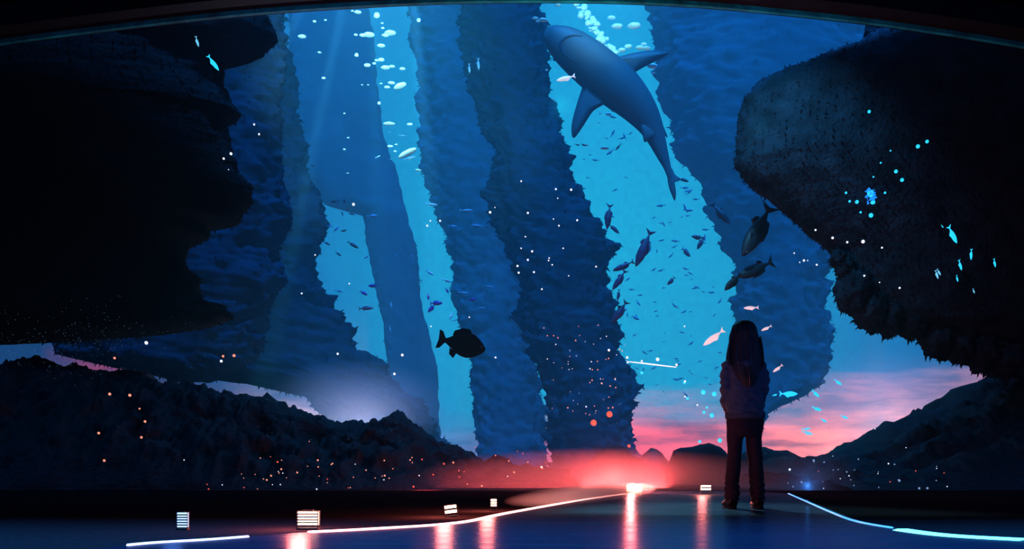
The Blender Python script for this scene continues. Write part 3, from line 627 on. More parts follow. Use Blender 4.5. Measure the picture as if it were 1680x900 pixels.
# ------------------------------------------------------------------ shark, seen from below
SY = 30.0
def shark():
    k = SY/F; O = Vector((1000, 150))
    def W3(px, py, w=0.): return Vector(((px-O.x)*k, -w, (O.y-py)*k))     # w: towards the viewer (belly)
    st = [(895.5, 47, 1), (898, 49, 9), (904, 54, 16), (916, 64, 25), (935, 78, 32), (956, 94, 35.5), (984, 117, 37.5), (1012, 140, 37), (1036, 163, 32), (1055, 186, 26), (1068, 207, 20), (1078, 230, 14.5), (1087, 254, 10), (1094, 272, 6.5), (1099, 288, 4.5), (1101, 296, 2)]
    pts = [Vector((a, b, c)) for a, b, c in st]; pts = smooth_line(pts, 6)
    rs = []; NR = 28
    for i, p in enumerate(pts):
        t = pts[min(i+1, len(pts)-1)]-pts[max(i-1, 0)]; t.z = 0; t.normalize(); nx, ny = -t.y, t.x
        r = abs(p.z); ring = []
        s = i/(len(pts)-1)
        for j in range(NR):
            a = 2*math.pi*j/NR; c, q = math.cos(a), math.sin(a)
            hb = .62 if q > 0 else .85                       # flatter belly
            ring.append(W3(p.x+nx*r*c, p.y+ny*r*c, (r*k*(hb if s > .12 else hb*.55))*q))
        rs.append(ring)
    root = empty('shark', P(O.x, O.y, SY)); tag(root, 'large grey shark gliding overhead seen from below', 'shark')
    g = G(); g.rings(rs); g.build('body', MT['shark'], root)
    def fin(name, poly, w0, w1, dep=0.):
        g = G(); n = len(poly); q = [Vector(p) for p in smooth_closed(poly)]
        c = sum(q, Vector((0, 0)))/len(q); m = len(q)
        vs = [W3(p.x, p.y, dep+.02) for p in q]+[W3(p.x, p.y, dep-.02) for p in q]
        inner = [c+(p-c)*.6 for p in q]
        vs += [W3(p.x, p.y, dep+w0) for p in inner]+[W3(p.x, p.y, dep-w0) for p in inner]+[W3(c.x, c.y, dep+w1), W3(c.x, c.y, dep-w1)]
        fs = []
        for j in range(m):
            l = (j+1) % m
            fs += [(j, l, 2*m+l, 2*m+j), (m+l, m+j, 3*m+j, 3*m+l), (j, m+j, m+l, l), (2*m+j, 2*m+l, 4*m), (3*m+l, 3*m+j, 4*m+1)]
        g.add(vs, fs); g.build(name, MT['shark'], root)
    def smooth_closed(poly):
        out = []; n = len(poly); V2 = [Vector(p) for p in poly]
        for i in range(n):
            p0, p1, p2, p3 = V2[i-1], V2[i], V2[(i+1) % n], V2[(i+2) % n]
            for j in range(4):
                t = j/4; out.append(.5*((2*p1)+(p2-p0)*t+(2*p0-5*p1+4*p2-p3)*t*t+(3*p1-p0-3*p2+p3)*t**3))
        return out
    fin('pectoral_fin', [(966, 128), (956, 143), (946, 172), (938, 203), (938, 222), (943, 226), (957, 207), (973, 183), (992, 171), (1004, 160)], .10, .14, .05)
    fin('pectoral_fin', [(1000, 98), (1013, 95), (1040, 88), (1070, 84), (1092, 86), (1096, 90), (1076, 101), (1056, 111), (1042, 119), (1026, 128)], .10, .14, .05)
    fin('pelvic_fin', [(1060, 205), (1050, 208), (1053, 224), (1056, 236), (1062, 233), (1068, 230), (1074, 222)], .05, .07, .18)
    fin('pelvic_fin', [(1083, 205), (1088, 212), (1093, 221), (1096, 223), (1092, 212), (1086, 200)], .03, .04, -.1)
    fin('tail_fin', [(1094, 276), (1095, 292), (1098, 308), (1103, 321), (1107, 329), (1109, 316), (1107, 300), (1109, 294), (1115, 296), (1115, 292), (1107, 286), (1102, 276)], .03, .05, 0)
    g = G(); dpts = [(W3(990, 118, -.62)), (W3(1012, 138, -1.35)), (W3(1026, 152, -1.25)), (W3(1026, 150, -.6))]
    g.prism(dpts, .12, (.6, 0, .6)); g.build('dorsal_fin', MT['shark'], root)
    # mouth crescent on the belly side of the head
    mo = smooth_line([Vector((p[0], p[1])) for p in [(955, 68), (940, 67), (926, 71), (918, 80), (922, 93), (932, 103), (944, 110)]], 6)
    g = G(); q = []
    for i, p in enumerate(mo):
        # lie on the belly surface
        best = min(pts, key=lambda s: (s.x-p.x)**2+(s.y-p.y)**2); d = min(.96, math.hypot(best.x-p.x, best.y-p.y)/max(best.z, 1))
        q.append(W3(p.x, p.y, best.z*k*.62*math.sqrt(1-d*d)+.01))
    g.tube(q, [.008+.04*math.sin(math.pi*i/(len(q)-1)) for i in range(len(q))], 8, (0, 1, 0)); g.build('mouth', MT['sharkline'], root)
    for ex, ey in ((936, 50.5), (910, 96)):
        g = G(); g.ell(W3(ex, ey, -.05), (.06, .05, .06), 10, 8); g.build('eye', MT['sharkline'], root)
shark()

# ------------------------------------------------------------------ bubble chain, and pale blobs modelled for glints of light
def blob(r, sq=(1, .7, .6), seed=0):
    g = G(); g.ell((0, 0, 0), r if isinstance(r, tuple) else (r*sq[0], r*sq[1], r*sq[2]), 14, 9)
    for p in g.v: p *= 1+.18*NZ.noise(p.normalized()*1.6+Vector((seed, 0, 0)))
    me = mesh('bubble', g.v, g.f); me.materials.append(MT['bubble']); return me
bm = [blob(1, (1, .8, .75), 0), blob(1, (1, .8, .5), 3), blob(1, (1, .8, .3), 6), blob(1, (1, .8, 1), 9)]
def bub(px, py, rp, Y, label, group, q=0, ang=0):
    o = link('bubble', bm[q]); o.location = P(px, py, Y); o.rotation_euler = (0, ang, random.uniform(-.2, .2)); k_ = rp*(.62 if rp < 5.2 else .85)*Y/F; o.scale = (k_*1.1, k_, k_*(.7 if q != 3 else 1))
    tag(o, label, 'bubble', group); return o
BL = [(587, 20, 7, 1), (578, 18, 4, 1), (618, 25, 5.5, 3), (516, 35, 5, 0), (534, 33, 3.5, 0), (495, 60, 8, 1), (627, 38, 3.5, 0), (628, 46, 4.5, 0), (605, 57, 11, 1), (595, 58, 7, 1), (640, 54, 11, 1), (632, 58, 7, 1), (584, 57, 5, 0), (625, 75, 8, 1), (585, 90, 5, 3), (603, 107, 6, 0), (614, 104, 5, 0), (626, 98, 6, 0), (618, 99, 5, 0), (632, 111, 9, 1), (643, 109, 6, 1), (660, 113, 6, 1), (531, 128, 5, 0), (524, 86, 5, 1), (625, 137, 4, 1), (642, 136, 7, 1), (635, 143, 6, 1), (594, 139, 2.5, 0), (604, 139, 2.5, 0), (622, 169, 4, 3), (565, 186, 3, 0), (638, 203, 11, 2), (672, 204, 6, 1), (571, 226, 4, 1), (565, 245, 3.5, 0), (570, 284, 4, 2), (640, 240, 6, 1), (648, 248, 5, 1), (686, 279, 6, 2), (650, 237, 4, 1), (687, 33, 5, 3)]
for x, y, r, q in BL: bub(x, y, r, 26, 'pale teal blob modelled for a light glint in the left beams', 'glint blobs in the left light beams', q)
bub(656, 141, 13, 26, 'largest white glint blob, wedge-shaped, at the foot of the left glints', 'glint blobs in the left light beams', 1, -.35)
bub(668, 251, 19, 26, 'long slanting white glint blob below the left glints', 'glint blobs in the left light beams', 2, -.5)
rnd = random.Random(2)
ch = smooth_line([Vector(p) for p in [(948, 8), (956, 20), (968, 34), (975, 47), (982, 58), (992, 68), (1000, 80), (1008, 90)]], 4)
for i, p in enumerate(ch):
    for s in range(2):
        bub(p.x+rnd.uniform(-8, 8)*(1.2-.6*i/len(ch)), p.y+rnd.uniform(-4, 4), rnd.uniform(3.5, 6.5), 32.5, 'white bubble in the chain of bubbles rising past the shark', 'bubble chain by the shark', rnd.choice([0, 3]))
for x, y, r, q in [(1003, 29, 8, 1), (1012, 43, 11, 1), (1040, 42, 13, 1), (891, 33, 9, 1), (882, 35, 5, 1), (878, 30, 6, 1), (1020, 82, 8, 1), (1031, 76, 7, 0), (1012, 86, 6, 1), (1050, 78, 9, 1), (1061, 79, 8, 1), (1056, 72, 6, 1), (915, 8, 6, 1), (897, 115, 3.5, 0), (908, 163, 4, 0), (1070, 108, 10, 1), (998, 187, 6, 1), (985, 186, 4, 1), (983, 201, 3, 0), (1072, 120, 5, 1), (992, 243, 8, 2), (960, 238, 6, 2)]:
    bub(x, y, r, 32.5, 'pale blob modelled for a light glint around the shark', 'glint blobs around the shark', q)

# ------------------------------------------------------------------ glowing specks
def speck_mesh(nm_, m):
    g = G(); g.ell((0, 0, 0), (1, 1, 1), 10, 7)
    for p in g.v: p *= 1+.1*NZ.noise(p*1.3)
    me = mesh(nm_, g.v, g.f); me.materials.append(MT[m]); return me
SM = {k: speck_mesh('glowing_speck', m) for k, m in (('w', 'white_glow'), ('c', 'cyanglow'), ('r', 'red_glow'), ('o', 'orange_glow'), ('b', 'dim_glow'))}
def speck(c, px, py, r, Y, label, group):
    o = link('glowing_speck', SM[c]); o.location = P(px, py, Y); o.scale = (r*Y/F,)*3; tag(o, label, 'glowing speck', group)
def specks(c, L, Y, label, group):
    for t in L: speck(c, t[0], t[1], t[2] if len(t) > 2 else 1.6, Y+random.uniform(-.3, .3), label, group)
specks('c', [(1426, 183, 2.6), (1506, 240, 3.2), (1521, 232, 2.8), (1461, 247, 1.4), (1470, 281, 3), (1480, 295, 3), (1445, 267, 1.5), (1433, 290, 1.5), (1388, 316, 2), (1394, 330, 2), (1406, 331, 3), (1412, 348, 1.8), (1429, 353, 3.6), (1452, 316, 2)], 15.2, 'cyan glowing speck on the bushy coral, upper right', 'cyan specks over the bushy coral')
specks('w', [(1338, 377, 1.6), (1366, 390, 2), (1390, 397, 1.8), (1416, 396, 2.8), (1447, 406, 1.5), (1418, 452, 1.6), (1476, 472, 1.6), (1443, 463, 1), (1319, 427, 1.8), (1340, 434, 1.6), (1312, 430, 1), (1325, 427, 1), (1303, 415, 1.2)], 15, 'white glowing speck across the lower bushy coral', 'white specks over the lower coral')
specks('w', [(580, 335, 2.3), (804, 348, 2), (722, 362, 1.6), (701, 370, 1.6), (706, 362, 1.2), (660, 582, 2.2), (554, 580, 1.8), (647, 613, 2), (495, 481, 1.4), (813, 586, 1.5), (573, 465, 1.2), (517, 418, 1.2), (707, 535, 1.2), (770, 520, 1.2), (812, 340, .9)], 15, 'white glowing speck left of the middle coral tower', 'white specks left of the middle tower')
AT = [(855, 297, 1.4), (912, 310, 1.6), (937, 311, 1.8), (866, 349, 1.7), (947, 361, 1.6), (917, 370, 1.4), (873, 412, 1.7), (866, 426, 1.7), (849, 436, 1.7), (851, 447, 1.7), (876, 446, 1.6), (906, 434, 1.2), (901, 423, 1.2), (900, 427, 1.2), (889, 474, 1.4), (924, 407, 1.2), (978, 437, 1.4), (855, 407, 1.2), (862, 388, 1.2), (933, 452, 1), (915, 325, 1), (908, 359, 1)]
specks('w', AT, 15, 'white glowing speck across the upper middle coral tower', 'white specks over the upper middle tower')
rnd = random.Random(8)
for i in range(70):
    y = rnd.uniform(530, 680); x = rnd.gauss(960+(y-600)*.15, 38)
    if not 890 < x < 1045: continue
    c = rnd.choice('wooob'); speck(c, x, y, rnd.uniform(.5, 1.2), 14.8+rnd.uniform(-.3, .3), 'faint warm glowing speck across the foot of the middle coral tower', 'warm specks over the middle tower foot')
specks('w', [(1029, 586, 2), (1053, 592, 1.6), (1079, 589, 2.8), (1110, 598, 2), (1030, 594, 1.5), (999, 574, 2), (1124, 625, 1.6), (1124, 650, 1.4), (1144, 664, 1.4), (1123, 535, 1.2)], 14.4, 'white glowing speck near the glowing streak', 'white specks near the glowing streak')
specks('c', [(1154, 643, 4), (1172, 646, 4), (1128, 653, 2.5), (1168, 681, 3.6), (1155, 676, 2.5), (1123, 627, 2.4), (1053, 611, 2.5), (1181, 722, 3.6), (1148, 724, 2.5), (1160, 668, 2)], 14.2, 'cyan glowing speck left of the waist of the standing person', 'cyan specks by the standing person')
specks('r', [(974, 693, 5.0), (1000, 679, 5.0), (1032, 731, 2.5)], 14, 'large soft red glowing speck above the middle rocks', 'large red specks')
specks('o', [(180, 646, 2.3), (213, 648, 2.4), (229, 670, 1.5), (238, 691, 2.1), (232, 717, 2), (162, 710, 2.1), (171, 755, 2.1), (224, 807, 2.2), (188, 587, 2)], 13.6, 'red glowing speck in front of the left ridge slope', 'red specks before the left ridge')
specks('w', [(240, 562, 2.8), (363, 592, 2.2), (330, 805, 2), (318, 836, 1.6), (302, 754, 1)], 13.6, 'white glowing speck at the left over the ridge', 'white specks over the left ridge')
specks('o', [(366, 584, 2), (384, 583, 2.4)], 13.6, 'pinkish glowing speck of the pair above the left ridge', 'pink pair of specks')
specks('w', [(375, 278+0, .8), (379, 252, 2.2), (367, 260, 1.8), (417, 204, 1.6), (425, 220, 1.6), (375, 756, 1.5)], 15, 'small pale speck beside the upper left cliff', 'pale specks by the left cliff')
rnd = random.Random(12)
for i in range(110):
    x = rnd.uniform(330, 900); y = rnd.gauss(800-(x-330)*.03, 26)
    if not 720 < y < 850: continue
    speck(rnd.choice('ooorw'), x, y, rnd.choice([.8, .9, 1, 1.2, 1.5]), 13.3+rnd.uniform(-.2, .2), 'tiny ember-like speck floating before the lower left rocks', 'ember specks before the left rocks')
for i in range(60):
    x = rnd.uniform(1290, 1560); y = rnd.gauss(790, 30)
    if not 700 < y < 860: continue
    speck(rnd.choice('wbbbr'), x, y, rnd.choice([.8, .9, 1, 1.2, 1.8]), 12.9+rnd.uniform(.1, .4), 'tiny pale speck floating before the right hill', 'pale specks before the right hill')
# the star-like dust nobody could count
g = G()
for i in range(620):
    if i < 330: x, y = rnd.gauss(120, 90), rnd.gauss(560, 32)
    elif i < 480: x, y = rnd.uniform(400, 900), rnd.uniform(560, 740)
    else: x, y = rnd.uniform(860, 1300), rnd.uniform(600, 760)
    p = P(x, y, rnd.uniform(14, 16)); r = rnd.uniform(.0022, .005)
    g.add([p+Vector((r, 0, 0)), p+Vector((-r, 0, 0)), p+Vector((0, 0, r)), p+Vector((0, 0, -r)), p+Vector((0, r, 0)), p+Vector((0, -r, 0))], [(0, 2, 4), (2, 1, 4), (1, 3, 4), (3, 0, 4), (2, 0, 5), (1, 2, 5), (3, 1, 5), (0, 3, 5)])
tag(g.build('glowing_dust', MT['dim_glow'], smooth=False), 'fine glowing dust drifting over the ridges', 'glowing dust', kind='stuff')
# glowing polyp cluster on the bushy coral
root = empty('glowing_polyp', P(1428, 318, 15.3)); tag(root, 'bright blue glowing cluster of beads on the bushy coral', 'polyp cluster')
g = G(); rnd = random.Random(4); k = 15.3/F
for i in range(90):
    a = rnd.uniform(0, 6.28); r = 13*math.sqrt(rnd.random())*rnd.uniform(.5, 1); g.ell((r*.75*math.cos(a)*k, rnd.uniform(-5, 5)*k, (r*1.1*math.sin(a)-2)*k), (rnd.uniform(.8, 2)*k,)*3, 6, 5)
g.build('bead_crown', MT['blue_glow'], root)
g = G(); g.ell((0, 0, 1*k), (5*k, 4*k, 6*k)); g.ell((4*k, 0, -14*k), (4*k, 3*k, 3*k)); g.build('core', MT['cyanglow'], root)
# white streak built as a glowing tube
g = G(); pts = [P(1032+ (1110-1032)*t, 593+6*t-3*t*(1-t)+3*math.sin(t*1.6), 14.4) for t in [i/20 for i in range(21)]]
g.tube(pts, [.006+.004*math.sin(math.pi*i/20) for i in range(21)], 8, (0, 1, 0)); tag(g.build('glowing_streak', MT['white_glow']), 'thin white glowing streak level with the shoulders of the standing person, to the left', 'glowing thread')

# ------------------------------------------------------------------ floor lamps and light strips
def lamp(px, base, wpx, y0, y1, m, label, slats, tilt=0., yaw=0., pw=22., lc=(1, .2, .16)):
    d = F*CH/(base-HZ); k = d/F; w = wpx*k; h = (y1-y0)*k; zb = max(.014, (base-y1)*k)
    root = empty('floor_lamp', gp(px, base)); tag(root, label, 'lamp', 'floor lamps along the walkway'); root.rotation_euler = (0, tilt, yaw)
    if abs(px-840) >= 0 and not on_carpet(root.location): root.location.z = TH
    dp = w*.5
    point('lamp_light', root.location+Vector((-.05, -.02, zb+h+.10)), pw, lc, .05)
    g = G(); g.box((0, 0, .006), (w*1.05, dp*1.2, .010)); g.build('base', MT['lampmetal'], root, False)
    g = G(); g.box((0, 0, zb+h/2), (w*.94, dp*.5, h*.94)); g.build('light_panel', MT[m], root, False)
    e = max(.003, w*.04); g = G()
    for sx in (-1, 1):
        for sy in (-1, 1): g.box((sx*w/2, sy*dp*.4, (zb+h)/2), (e, e, zb+h))
    for z in (zb, zb+h):
        for sy in (-1, 1): g.box((0, sy*dp*.4, z), (w+e, e, e))
        for sx in (-1, 1): g.box((sx*w/2, 0, z), (e, dp*.8, e))
    g.build('frame', MT['lampmetal'], root, False)
    for i in range(slats):
        g = G(); g.box((0, -dp*.36, zb+h*(i+1)/(slats+1)), (w*.96, dp*.08, h*.52/(slats+1))); g.build('slat', MT['lampmetal'], root, False)
    g = G(); g.box((0, 0, zb+h+e), (w*.5, dp*.5, e)); g.build('cap', MT['lampmetal'], root, False)
def on_carpet(p):
    pl = poly; c = False; j = len(pl)-1
    for i in range(len(pl)):
        if ((pl[i].y > p.y) != (pl[j].y > p.y)) and (p.x < (pl[j].x-pl[i].x)*(p.y-pl[i].y)/(pl[j].y-pl[i].y+1e-9)+pl[i].x): c = not c
        j = i
    return not c
lamp(506, 868, 34, 838, 861, 'lampwarm', 'warm slatted floor lamp, largest one, at the lower left', 4)
lamp(741, 848, 20, 828, 841, 'lampwarm', 'tilted white-hot floor lamp beside the pink strip, left of centre', 1, -.12)
lamp(810, 838, 10, 818, 830, 'lampwarm', 'small narrow floor lamp right behind the tilted one', 2)
lamp(1040, 808.5, 26, 795, 806, 'lamphot', 'white-hot floor lamp at the far end of the walkway inside the red glow', 0, pw=330., lc=(1, .17, .15))
lamp(1158, 812, 16, 797, 805, 'lampwarm', 'dim floor lamp at the feet of the standing person, to the left', 1)
lamp(300, 869, 18, 841, 866, 'lampcool', 'bluish slatted floor lamp furthest left on the carpet', 5, pw=1., lc=(.1, .3, 1))
def strip(pts, w, m, name, label, z=TH):
    rs = []
    for i, p in enumerate(pts):
        t = (pts[min(i+1, len(pts)-1)]-pts[max(i-1, 0)]).normalized(); nn = Vector((-t.y, t.x, 0))
        rs.append([p+nn*w/2+Vector((0, 0, z)), p+nn*w/4+Vector((0, 0, z+.008)), p-nn*w/4+Vector((0, 0, z+.008)), p-nn*w/2+Vector((0, 0, z))])
    g = G(); g.rings(rs); return tag(g.build(name, MT[m]), label, 'light strip')
off = lambda L, d: [p+Vector((d, 0, 0)) for p in L]
strip(off(LE[5:20], .03), .022, 'strip_white', 'light_strip', 'short bluish white light strip at the bottom left corner of the walkway')
strip(off(LE[25:], .04), .045, 'strip_pink', 'light_strip', 'long pink light strip edging the left side of the walkway')
strip(off(RE[0:31], -.05), .02, 'strip_blue', 'light_strip', 'curved blue light strip edging the right side of the walkway')
strip(off(RE[32:], -.06), .11, 'strip_cyan', 'light_strip', 'bright cyan light strip at the bottom right corner of the walkway')

# ------------------------------------------------------------------ the standing person, seen from behind
GD = 7.09; KP = GD/F
def person():
    base = P(1220, 835, GD); base.z = TH
    X = lambda px: (px-1220)*KP
    Z = lambda py: (836-py)*KP
    # ---- body: one continuous surface
    g = G()
    g.tube([(0, 0, Z(712)), (0, 0, Z(690)), (0, -.005, Z(665)), (0, -.005, Z(640)), (0, 0, Z(615)), (0, .0, Z(600)), (0, .005, Z(592))], [(.125, .085), (.130, .088), (.105, .075), (.115, .080), (.135, .085), (.12, .07), (.06, .05)], 20)
    g.tube([(0, .01, Z(597)), (0, .015, Z(578))], [(.045, .048), (.042, .045)], 14)
    hc = Vector((0, .02, Z(555)))
    rs = []
    for i in range(25):
        th = math.pi*(.03+.94*i/24); r = []
        for j in range(32):
            a = 2*math.pi*j/32; x, y, z = math.sin(th)*math.cos(a), math.sin(th)*math.sin(a), math.cos(th)
            sx, sy, sz = .072, .088, .105
            if z < 0: sx *= 1-.30*z*z; sy *= 1-.18*z*z
            p = Vector((x*sx, y*sy, z*sz))
            if y > 0:
                p.y += .016*math.exp(-(x/.16)**2)*math.exp(-((z+.22)/.16)**2)          # nose
                p.y += .006*math.exp(-(x/.3)**2)*math.exp(-((z+.52)/.07)**2)           # lips
                p.y += .010*math.exp(-(x/.3)**2)*math.exp(-((z+.85)/.14)**2)           # chin
                for e in (-1, 1): p.y -= .010*math.exp(-((x-e*.40)/.17)**2)*math.exp(-((z-.02)/.13)**2)
            r.append(hc+p)
        rs.append(r)
    g.rings(rs)
    for e in (-1, 1): g.ell(hc+Vector((e*.074, -.005, -.008)), (.010, .020, .030), 10, 8)
    legs = {-1: [(1207, 706), (1206, 740), (1204, 768), (1201, 790), (1200, 818), (1200, 827)], 1: [(1236, 706), (1237, 740), (1239, 768), (1241, 790), (1242, 818), (1243, 827)]}
    for s in (-1, 1):
        L = legs[s]; g.tube([(X(a), 0 if i != 2 else .012, Z(b)) for i, (a, b) in enumerate(L)], [.058, .050, .042, .042, .032, .034], 14)
        fx = X(L[-1][0]); g.tube([(fx, -.035, .035), (fx, .03, .035), (fx+s*.008, .10, .022), (fx+s*.012, .14, .018)], [(.026, .028), (.030, .030), (.034, .018), (.026, .012)], 12, (0, 0, 1))
        sh = Vector((s*.135, .0, Z(602))); el = Vector((s*.148, -.010, Z(643))); wr = Vector((s*.095, .135, Z(668)))
        g.tube([Vector((s*.06, 0, Z(600))), sh, sh.lerp(el, .5), el, el.lerp(wr, .4), wr, wr+(wr-el).normalized()*.02], [.040, .036, .031, .028, .027, .022, .020], 12)
        d = (wr-el).normalized(); side = Vector((s, 0, 0)); pal = wr+d*.045
        g.tube([wr, pal, wr+d*.075], [(.018, .024), (.016, .034), (.014, .032)], 12, (s, 0, 0))
        vert = d.cross(side).normalized()
        for q, (ofs, ln) in enumerate(((-.026, .056), (-.009, .064), (.009, .060), (.025, .046))):
            b0 = wr+d*.072+vert*ofs; b1 = b0+d*ln*.45-side*.006; b2 = b1+d*ln*.3-side*.016; b3 = b2+d*ln*.1-side*.018
            g.tube([b0-d*.012, b0, b1, b2, b3], [.0085, .0085, .008, .0075, .006], 8)
        th0 = wr+d*.03-vert*.024; g.tube([th0, th0-vert*.022+d*.015-side*.008, th0-vert*.03+d*.038-side*.014, th0-vert*.03+d*.052-side*.018], [.011, .010, .009, .007], 8)
    body = g.build('person', MT['skin']); body = bake(body, [('REMESH', dict(mode='VOXEL', voxel_size=.006)), ('SMOOTH', dict(factor=.5, iterations=2))])
    body.location = base
    tag(body, 'person with long dark hair standing with back turned, dark jacket and trousers, hands in front', 'person')
    def dressed(g, name, m, vox, wr, sm=3, seed=0):
        o = g.build(name, MT[m], body); bake(o, [('REMESH', dict(mode='VOXEL', voxel_size=vox)), ('SMOOTH', dict(factor=.5, iterations=sm))])
        me = o.data; nr = [vv.normal.copy() for vv in me.vertices]
        for vv, nn in zip(me.vertices, nr): vv.co += nn*wr(vv.co.copy())
        me.update(); return o
    # ---- jacket
    g = G()
    g.tube([(X(1222.5), 0, Z(689)), (X(1222), 0, Z(684)), (X(1222), -.004, Z(674)), (X(1221.5), -.006, Z(660)), (X(1221), -.008, Z(640)), (X(1221), -.004, Z(620)), (X(1221), 0, Z(604)), (X(1221), 0, Z(597)), (X(1221), .005, Z(589))],
           [(.149, .108), (.153, .114), (.152, .118), (.146, .112), (.143, .106), (.150, .106), (.150, .098), (.128, .085), (.055, .06)], 28)
    for s in (-1, 1):
        cx = 1221+s*28
        sh = Vector((X(1221+s*27), 0, Z(602))); el = Vector((X(1221+s*30.2), -.02, Z(640))); fo = Vector((X(1221+s*27), .05, Z(657))); wr = Vector((s*.100, .125, Z(668)))
        g.tube([Vector((s*.07, 0, Z(598))), sh, Vector((X(1221+s*30.5), -.01, Z(618))), el, fo, wr], [.045, .050, .047, .049, .046, .036], 16)
    def wrinkle(p):
        t = p.z
        w = .006*math.sin((t*55+abs(p.x)*38)+2.2*NZ.noise(p*9))*(.35+.65*max(0, min(1, (Z(640)-t)/.15)))
        arm = max(0, min(1, (abs(p.x)-.135)/.03)); w += .006*arm*math.sin(t*95+p.y*40+3*NZ.noise(p*12))
        return w+.008*NZ.noise(p*11)
    dressed(g, 'jacket', 'jacket', .0085, wrinkle, 4)
    jk = body.children[-1]
    g = G(); NR = 96; rs = []
    for z, e in ((Z(690), -.004), (Z(689), .006), (Z(684), .008), (Z(679), .006), (Z(678), -.004)):
        rs.append([Vector((X(1222.5)+(.150+e+.0012*(j % 2))*math.cos(2*math.pi*j/NR), (.110+e+.0012*(j % 2))*math.sin(2*math.pi*j/NR), z)) for j in range(NR)])
    g.rings(rs, cap=False); g.build('hem_band', MT['rib'], jk)
    for s in (-1, 1):
        a = Vector((s*.104, .112, Z(666.5))); b = Vector((s*.094, .142, Z(669.5))); g = G(); g.tube([a, a.lerp(b, .1), a.lerp(b, .9), b], [.034, .039, .038, .033], 24); g.build('cuff', MT['rib'], jk)
    g = G(); g.tube([(-.085, -.03, Z(597)), (-.06, -.075, Z(600)), (0, -.098, Z(603)), (.06, -.075, Z(600)), (.085, -.03, Z(597))], [.018, .030, .036, .030, .018], 14, (0, 0, 1)); g.build('hood', MT['jacket'], jk)
    # ---- trousers
    g = G()
    g.tube([(X(1222), 0, Z(682)), (X(1222.5), 0, Z(695)), (X(1222), -.004, Z(708)), (X(1221.5), 0, Z(718))], [(.140, .098), (.150, .106), (.146, .108), (.128, .09)], 24)
    LL = [(1207, 708, 14.5), (1205.5, 725, 13), (1205, 742, 11.8), (1203.5, 760, 12), (1203, 774, 12.2), (1200.8, 790, 10.8), (1200.5, 800, 11.5), (1200.8, 808, 12.8), (1201, 817, 11.6), (1201, 824, 10.8)]
    RL = [(1236.5, 708, 14.5), (1236.5, 725, 13), (1237.5, 742, 11.8), (1239.5, 760, 11.6), (1240.5, 774, 12), (1241.2, 790, 12), (1242, 800, 12.4), (1242.5, 810, 13), (1243, 818, 11.6), (1244, 825, 10.6)]
    for L in (LL, RL): g.tube([(X(a), .0, Z(b)) for a, b, r in L], [(r*KP, r*KP*1.12) for a, b, r in L], 18)
    def twr(p):
        k = max(0, min(1, (Z(775)-p.z)/.1))
        kn = math.exp(-((p.z-Z(765))/.06)**2)
        return (.002+.0028*k)*math.sin(p.z*120+p.x*30+3*NZ.noise(p*10))*(max(k, .6*kn))+.006*NZ.noise(p*10)
    dressed(g, 'trousers', 'trousers', .0085, twr, 3)
    # ---- shoes
    for s, fx in ((-1, X(1200.5)), (1, X(1243.5))):
        g = G(); g.tube([(fx, -.062, .045), (fx, -.045, .050), (fx, 0, .052), (fx+s*.006, .06, .042), (fx+s*.012, .12, .032), (fx+s*.014, .165, .026)], [(.026, .030), (.040, .046), (.043, .050), (.044, .040), (.043, .028), (.026, .016)], 16, (0, 0, 1))
        g.tube([(fx, 0, .05), (fx, -.005, .095)], [(.042, .052), (.040, .046)], 14)
        for p in g.v: p.z = max(p.z, .012)
        sh = g.build('shoe', MT['shoe'], body); bake(sh, [('REMESH', dict(mode='VOXEL', voxel_size=.006)), ('SMOOTH', dict(factor=.5, iterations=3))])
        g = G(); rs = []
        for z, e in ((.0, 0), (.004, .002), (.014, .002), (.018, -.002)):
            rs.append([Vector((fx+s*.006*(1+math.sin(2*math.pi*j/28))+(.043+e)*math.cos(2*math.pi*j/28)*(1-.08*math.sin(2*math.pi*j/28)), .052+(.118+e)*math.sin(2*math.pi*j/28), z)) for j in range(28)])
        g.rings(rs); g.build('sole', MT['sole'], sh)
    # ---- hair: thick shell of combed locks, open at the face
    prof = [(527, 2, 0), (528.5, 8, .0), (531, 13, 0), (536, 17.5, 0), (544, 20.5, 0), (554, 22.8, 0), (565, 24.4, 0), (576, 26, -.004), (588, 27.6, -.010), (598, 28.6, -.018), (606, 27.5, -.026), (618, 24, -.03), (632, 20, -.032), (646, 15.5, -.034), (656, 11, -.034)]
    g = G(); NA = 150; rs = []
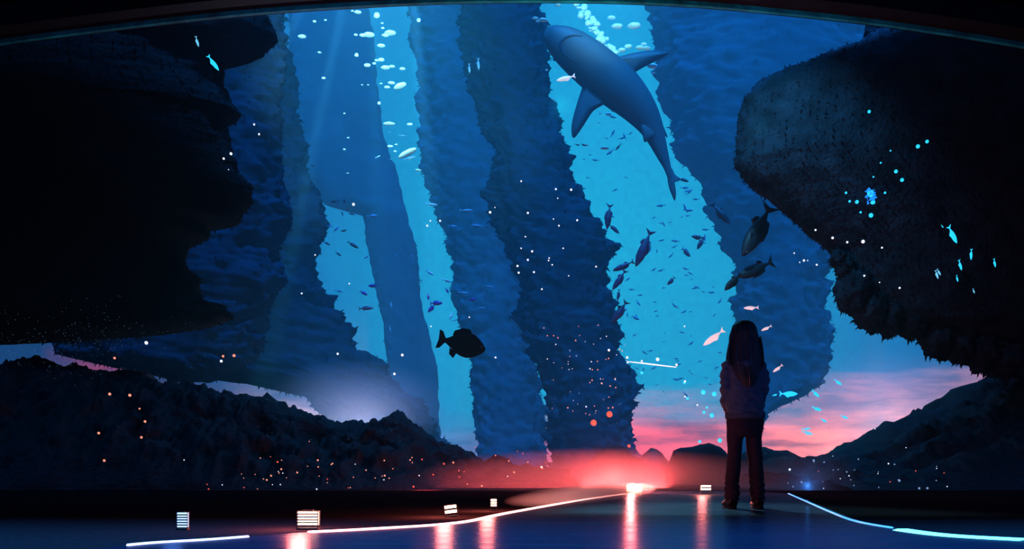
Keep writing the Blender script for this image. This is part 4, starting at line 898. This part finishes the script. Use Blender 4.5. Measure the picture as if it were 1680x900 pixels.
    pr = smooth_line([Vector((a, b, c*1000)) for a, b, c in prof], 5)
    for i, q in enumerate(pr):
        py, wpx, oy = q.x, q.y, q.z/1000; r = []
        t = max(0, min(1, (py-534)/22))                 # opening angle for the face grows below the fringe
        half = math.pi*(1-.34*t)
        if py > 592: half = math.pi*(.62-.10*min(1, (py-592)/30))
        for j in range(NA+1):
            a = -math.pi/2+(j/NA*2-1)*half; x, y = math.cos(a), math.sin(a)
            dep = .105 if py < 560 else .105-.0*(py-560)
            dep = min(.112, wpx*KP*1.05)
            lock = .0028*math.sin(j*1.05+1.4*math.sin(py*.06+j*.2))+.0028*NZ.noise(Vector((j*.35, py*.02, 2)))+.004*NZ.noise(Vector((j*.11, py*.012, 7)))
            lock *= min(1, (py-526)/14)
            rag = 0
            if i >= len(pr)-16: rag = KP*10*NZ.noise(Vector((j*.3, 0, 5)))*(i-len(pr)+17)/16
            rr_ = wpx*KP+lock
            cxp = 1221.2 if py < 560 else 1221.6
            r.append(Vector((X(cxp)+x*rr_, .012+oy+y*(dep+lock), Z(py)+rag)))
        rs.append(r)
    g.rings(rs, cap=False, close=False)
    hr = g.build('hair', MT['hair'], body); bake(hr, [('SOLIDIFY', dict(thickness=.008, offset=-1))])
    rnd = random.Random(3)
    for s in (-1, 1):
        for q in range(5):
            x0 = s*(20+q*1.0); g = G()
            pts = [Vector((X(1221.5+s*(21.5+q*.5)), .04-.022*q, Z(556))), Vector((X(1221.5+s*(25+q*.5)), .045-.022*q, Z(575))), Vector((X(1221.5+s*(27.5+rnd.uniform(-.5, 1.2))), .04-.024*q, Z(592))), Vector((X(1221.5+s*(27.6+rnd.uniform(-1.4, .8))), .02-.024*q, Z(603+rnd.uniform(-3, 6))))]
            g.tube(smooth_line(pts, 5), [.004+.003*math.sin(math.pi*min(1, i/15)) if i < 14 else .0015 for i in range(16)], 7); g.build('lock', MT['hair'], hr)
    for e in (-1, 1):
        g = G(); g.ell(hc+Vector((e*.029, .080, .002)), (.011, .008, .009), 12, 8); g.build('eye', MT['eye'], body)
person()
